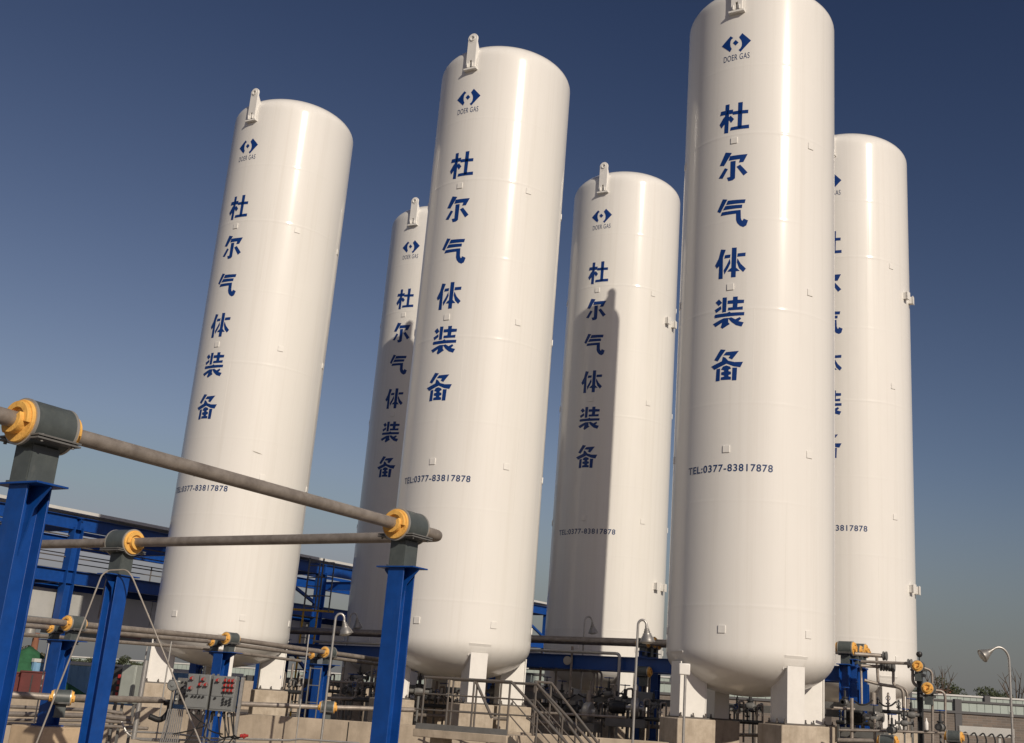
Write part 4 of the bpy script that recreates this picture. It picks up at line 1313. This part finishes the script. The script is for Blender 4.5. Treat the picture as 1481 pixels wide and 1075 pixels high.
for k in range(3):
    MB().bar(bp_(-12, 1.5 + k * 1.5, HR - .03), bp_(36, 1.5 + k * 1.6, HR - .03), .08, .14).build('purlin', M['blue_dark'], bl)
MB().extr([(-12.6, -.16), (36.8, -.16), (36.8, 2.1), (-12.6, 2.1)], B0 + Vector((0, 0, HR + .06)), Bd, Bn, Vector((0, 0, .11))).build('roof', M['roof'], bl)
MB().extr([(-12, .3), (36, .3), (36, BW - .3), (-12, BW - .3)], B0 + Vector((0, 0, EYE + 3.53)), Bd, Bn, Vector((0, 0, .06))).build('floor_deck', M['greysteel'], bl)
m = MB()
for i in range(24):
    s0 = -12 + i * 2
    m.extr([(s0, EYE + 1.85), (s0 + 1.97, EYE + 1.85), (s0 + 1.97, EYE + 2.85), (s0, EYE + 2.85)], B0 + Bn * .42, Bd, Z, Bn * .06)
m.build('cladding_panel', M['cladding'], bl)
# railing on the upper floor
for n in (.1, BW - .1):
    for h in (.4, .8, 1.15):
        MB().tube([bp_(-12, n, EYE + 3.59 + h), bp_(12, n, EYE + 3.59 + h)], .024, 6).build('railing_bar', M['rail'], bl)
    for k in range(13):
        MB().tube([bp_(-12 + k * 2, n, EYE + 3.59), bp_(-12 + k * 2, n, EYE + 4.75)], .028, 6).build('railing_post', M['rail'], bl)
# cross bracing seen right of the leftmost tank
for s0, s1 in ((8.2, 11.3), (14.5, 11.3), (20.8, 24), (27.1, 24), (27.1, 30.2), (33.4, 30.2)):
    MB().bar(bp_(s0, 0, EYE + 3.6), bp_(s1, 0, EYE + 4.9), .12, .12).build('brace', M['blue_dark'], bl)
    MB().bar(bp_(s0, 0, EYE + .6), bp_(s1, 0, EYE + 3.05), .12, .12).build('brace', M['blue_dark'], bl)
# caged ladder with yellow rails
yl = thing('caged_ladder', 'access ladder with yellow lower rails on the blue building, right of the leftmost tank', 'ladder', Vector((at(437, 900, 46).x, 46, 0)))
for dx in (0, .55):
    x = yl.location.x + dx
    MB().tube([(x, 46, .5), (x, 46, EYE + 2.9)], .04, 8).build('stile', M['ladder_yellow'], yl)
    MB().tube([(x, 46, EYE + 2.9), (x, 46, EYE + 5.0)], .035, 8).build('upper_stile', M['greysteel'], yl)
    MB().tube([(x + .55, 45.4, EYE + 2.9), (x + .55, 45.4, EYE + 4.8)], .03, 6).build('cage_bar', M['greysteel'], yl)
for k in range(15):
    MB().tube([(yl.location.x, 46, .7 + k * .4), (yl.location.x + .55, 46, .7 + k * .4)], .022, 6).build('rung', M['greysteel'], yl)
for z in (EYE + 2.95, EYE + 1.6):
    MB().bar((yl.location.x - .5, 45.9, z), (yl.location.x + 1.2, 45.9, z), .05, .08).build('yellow_bar', M['ladder_yellow'], yl)
for z in (EYE + 3.5, EYE + 4.2, EYE + 4.8):
    MB().tube([(yl.location.x, 46, z), (yl.location.x + .55, 45.4, z), (yl.location.x + 1.1, 45.4, z)], .022, 6).build('cage_hoop', M['greysteel'], yl)

# banner, container, netted heap and boxes inside or beyond the building
b0 = at(166, 905, 47)
bn = thing('banner', 'long pale banner with faded red band hung inside the blue building', 'banner', b0)
MB().bar(at(60, 907, 46.9) , at(236, 926, 47.2), .03, .42).build('cloth', M['roof'], bn)
MB().bar(at(168, 916.5, 46.85), at(204, 922, 46.95), .03, .2).build('faded_band', M['pink'], bn)
lc = bp_(6.7, 1.0, 0)
ct = thing('shipping_container', 'light blue corrugated container beyond the blue posts at left', 'container', lc, BAZ)
m = MB()
for k in range(32):
    x = -4.8 + k * .3
    m.extr([(x, 0), (x + .1, .06), (x + .2, .06), (x + .3, 0), (x + .3, -.1), (x, -.1)], (0, 0, .15), Vector((1, 0, 0)), Vector((0, -1, 0)), Vector((0, 0, 1.75)))
m.build('corrugated_side', M['ltblue'], ct, world=False)
MB().box((0, 1.25, 1.02), (9.6, 2.29, 1.75)).build('body', M['ltblue'], ct, world=False)
for dx in (-4.83, 4.83):
    MB().box((dx, .02, 1.0), (.1, .12, 1.95)).build('corner_post', M['ltblue'], ct, world=False)
MB().box((0, .02, 1.98), (9.8, .14, .12)).build('top_rail', M['roof'], ct, world=False)
hp_ = at(42, 985, 43)
hb = bmesh.new()
bmesh.ops.create_icosphere(hb, subdivisions=4, radius=1)
for v in hb.verts:
    n = v.co.normalized()
    w = 1 + .16 * math.sin(5 * n.x + 2 * n.y) * math.cos(4 * n.z + n.x * 3) + .09 * math.sin(11 * n.x + 7 * n.z)
    q_ = math.hypot(n.x, n.y)
    v.co = Vector((n.x * 3.1 * w, n.y * 2.2 * w, max(-.1, n.z) * 2.35 * (w - .3 * q_) * (1 - .35 * q_)))
me = bpy.data.meshes.new('netted_heap')
hb.to_mesh(me)
hb.free()
me.materials.append(M['net'])
me.polygons.foreach_set('use_smooth', [True] * len(me.polygons))
heap = bpy.data.objects.new('netted_heap', me)
col.objects.link(heap)
heap.location = (hp_.x - .2, hp_.y, 0)
tag(heap, 'large heap covered with green netting at far left', 'heap')
for i, (px, lab) in enumerate(((18, 'dark red box at the far left in front of the green heap'), (56, 'dark red box right of the green heap'))):
    c = at(px, 993, 38.5)
    t = thing('red_box', lab, 'box', Vector((c.x, c.y, 0)), R(18))
    h = c.z + .42
    MB().box((0, 0, h / 2), (1.1, .8, h)).build('body', M['redbox'], t, world=False, bevel=.02)
    MB().box((0, 0, h + .02), (1.16, .86, .05)).build('lid', M['redbox'], t, world=False, bevel=.01)
    MB().box((-.2, -.41, h * .55), (.04, .03, h * .8)).build('strap', M['dark'], t, world=False)
ch = at(47, 950, 70)
cht = thing('chimney', 'rust coloured chimney with a bright steel cap far away at left', 'chimney', Vector((ch.x, ch.y, 0)))
ztop = at(45, 915, 70).z
MB().lathe([(.24, 0), (.18, ztop), (.0, ztop + .01)], (ch.x, ch.y, 0), Z, 16).build('stack', M['chimney'], cht)
MB().lathe([(.3, ztop - .3), (.3, ztop + .5), (.25, ztop + .52), (0, ztop + .53)], (ch.x - .2, ch.y - .5, 0), Z, 20).build('steel_cap', M['rim'], cht)

# ------------------------------------------------------------------ boundary walls far behind
def boundary(y, x0, x1, zw, zt, step, label, m_wall, cap):
    t = thing('boundary_wall', label, 'wall', (x0, y, 0))
    MB().box(((x0 + x1) / 2, y, zw / 2), (x1 - x0, .25, zw)).build('masonry', m_wall, t)
    MB().box(((x0 + x1) / 2, y - .02, zw + .05), (x1 - x0, .34, .1)).build('coping', M['pillar'], t)
    n = int((x1 - x0) / step)
    for k in range(n):
        a = x0 + k * step
        m = MB()
        w = step - .34
        j = max(1, int(w / .3))
        for i in range(j):
            m.box((a + .17 + (i + .5) * w / j, y, (zw + .1 + zt) / 2), (w / j - .018, .05, zt - zw - .1))
        m.build('sheet_panel', M['teal'], t)
        MB().box((a, y - .02, zt / 2 + .06), (.28, .3, zt + .12)).build('pillar', M['pillar'], t)
    MB().box(((x0 + x1) / 2, y - .03, zt + .04), (x1 - x0, .1, .08)).build('top_rail', cap, t)
    return t


boundary(50, -3, 35, EYE + .68, EYE + 1.14, 3.3, 'grey brown masonry wall topped with pale green sheet panels at right', M['brickwall'], M['pillar'])
boundary(59, -6, 44, EYE + .9, EYE + 1.62, 3.9, 'farther pale panelled wall with a white top rail at right', M['concrete_dark'], M['roof'])
boundary(82, -60, -8, EYE + .5, EYE + 1.1, 4.0, 'long pale wall far behind the blue building at left', M['concrete'], M['roof'])

# ------------------------------------------------------------------ trees
def leaf_cloud(m, c, rx, rz, n, size, rn):
    for _ in range(n):
        while True:
            p = Vector((rn.uniform(-1, 1), rn.uniform(-1, 1), rn.uniform(-1, 1)))
            if p.length < 1:
                break
        p = Vector((p.x * rx, p.y * rx, p.z * rz)) + c
        a = Vector((rn.gauss(0, 1), rn.gauss(0, 1), rn.gauss(0, 1))).normalized()
        b = a.orthogonal().normalized()
        s = size * rn.uniform(.5, 1.3)
        a, b = a * s, b * s * .55
        m.add([p - a, p + b, p + a, p - b], [(0, 1, 2, 3)])


def make_tree(loc, h, label, kind, seed, group='trees beyond the walls'):
    rn = random.Random(seed)
    t = thing('tree', label, 'tree', loc, 0, group)
    tm, lm = MB(), MB()
    bare = kind == 'bare'
    th = h * (.55 if bare else .4)
    base = [Vector((0, 0, 0)), Vector((rn.uniform(-.1, .1), 0, th * .5)), Vector((rn.uniform(-.15, .15), rn.uniform(-.1, .1), th))]
    r0 = h * (.022 if bare else .024)
    tm.tube(base, [r0, r0 * .8, r0 * .65], 8)
    nb = 7 if bare else 8
    for k in range(nb):
        a = 2 * math.pi * k / nb + rn.uniform(-.4, .4)
        st_ = base[1].lerp(base[2], rn.uniform(.55, 1)) if not bare else base[2] - Vector((0, 0, rn.uniform(0, th * .12)))
        sp = rn.uniform(.08, .2) if bare else rn.uniform(.2, .38)
        up = rn.uniform(.28, .45) if bare else rn.uniform(.12, .5)
        mid = st_ + Vector((math.cos(a) * h * sp * .5, math.sin(a) * h * sp * .5, h * up * .5))
        e = st_ + Vector((math.cos(a) * h * sp, math.sin(a) * h * sp, h * up))
        tm.tube([st_, mid, e], [r0 * .45, r0 * .3, r0 * .08], 6)
        for q in range(3 if bare else 2):
            f = mid.lerp(e, rn.uniform(0, .7))
            g = f + Vector((rn.uniform(-.09, .09) * h, rn.uniform(-.09, .09) * h, rn.uniform(.06, .16) * h))
            tm.tube([f, g], [r0 * .18, r0 * .05], 5)
            if not bare:
                leaf_cloud(lm, g, h * .09, h * .07, 90, h * .02, rn)
        if not bare:
            leaf_cloud(lm, e, h * .12, h * .10, 200, h * .02, rn)
            leaf_cloud(lm, mid, h * .1, h * .09, 90, h * .02, rn)
    tm.build('trunk', M['bark'], t, world=False)
    if lm.v:
        lm.build('crown', M['leaf' if kind == 'leafy' else 'leaf_dry'], t, world=False)
    return t


def tree_at(px, ptop, y, label, kind, seed):
    p = at(px, ptop, y)
    make_tree((p.x, p.y, 0), p.z * (1.02 if kind == 'bare' else 1.05), label, kind, seed)


tree_at(1360, 958, 66, 'tall bare pollarded tree right of the dark post', 'bare', 3)
tree_at(1467, 966, 64, 'bare forked tree at the right edge beside the arching lamp', 'bare', 5)
tree_at(1352, 982, 72, 'dark leafy tree behind the lower yellow saddle at right', 'leafy', 7)
tree_at(1427, 990, 74, 'ragged leafy tree standing alone under the arching lamp', 'leafy', 9)
tree_at(1412, 1004, 62, 'small bush top showing over the wall below the arching lamp', 'leafy', 12)
tree_at(30, 932, 62, 'dusty leafy tree behind the green heap', 'dry', 15)
tree_at(60, 940, 64, 'smaller dusty tree right of the rust chimney', 'dry', 17)
tree_at(120, 945, 66, 'leafy tree above the light blue container', 'leafy', 19)
tree_at(183, 950, 68, 'leafy tree seen right of the second blue post', 'leafy', 21)
tree_at(212, 952, 70, 'dusty tree just left of the leftmost tank', 'dry', 23)
# house roof beyond the wall
hr = at(1368, 1003, 75)
hs = thing('house', 'low house with a red tiled roof just showing over the far wall at right', 'house', Vector((hr.x, hr.y, 0)))
MB().box((hr.x - .1, hr.y + 1.5, (hr.z - .4) / 2), (1.6, 3, hr.z - .4)).build('wall', M['concrete'], hs)
m = MB()
m.extr([(-.3, hr.z - .42), (3.3, hr.z - .42), (1.5, hr.z + .3)], (hr.x - 1.1, hr.y, 0), Vector((0, 1, 0)), Z, Vector((2.0, 0, 0)))
m.build('roof', M['tile'], hs)
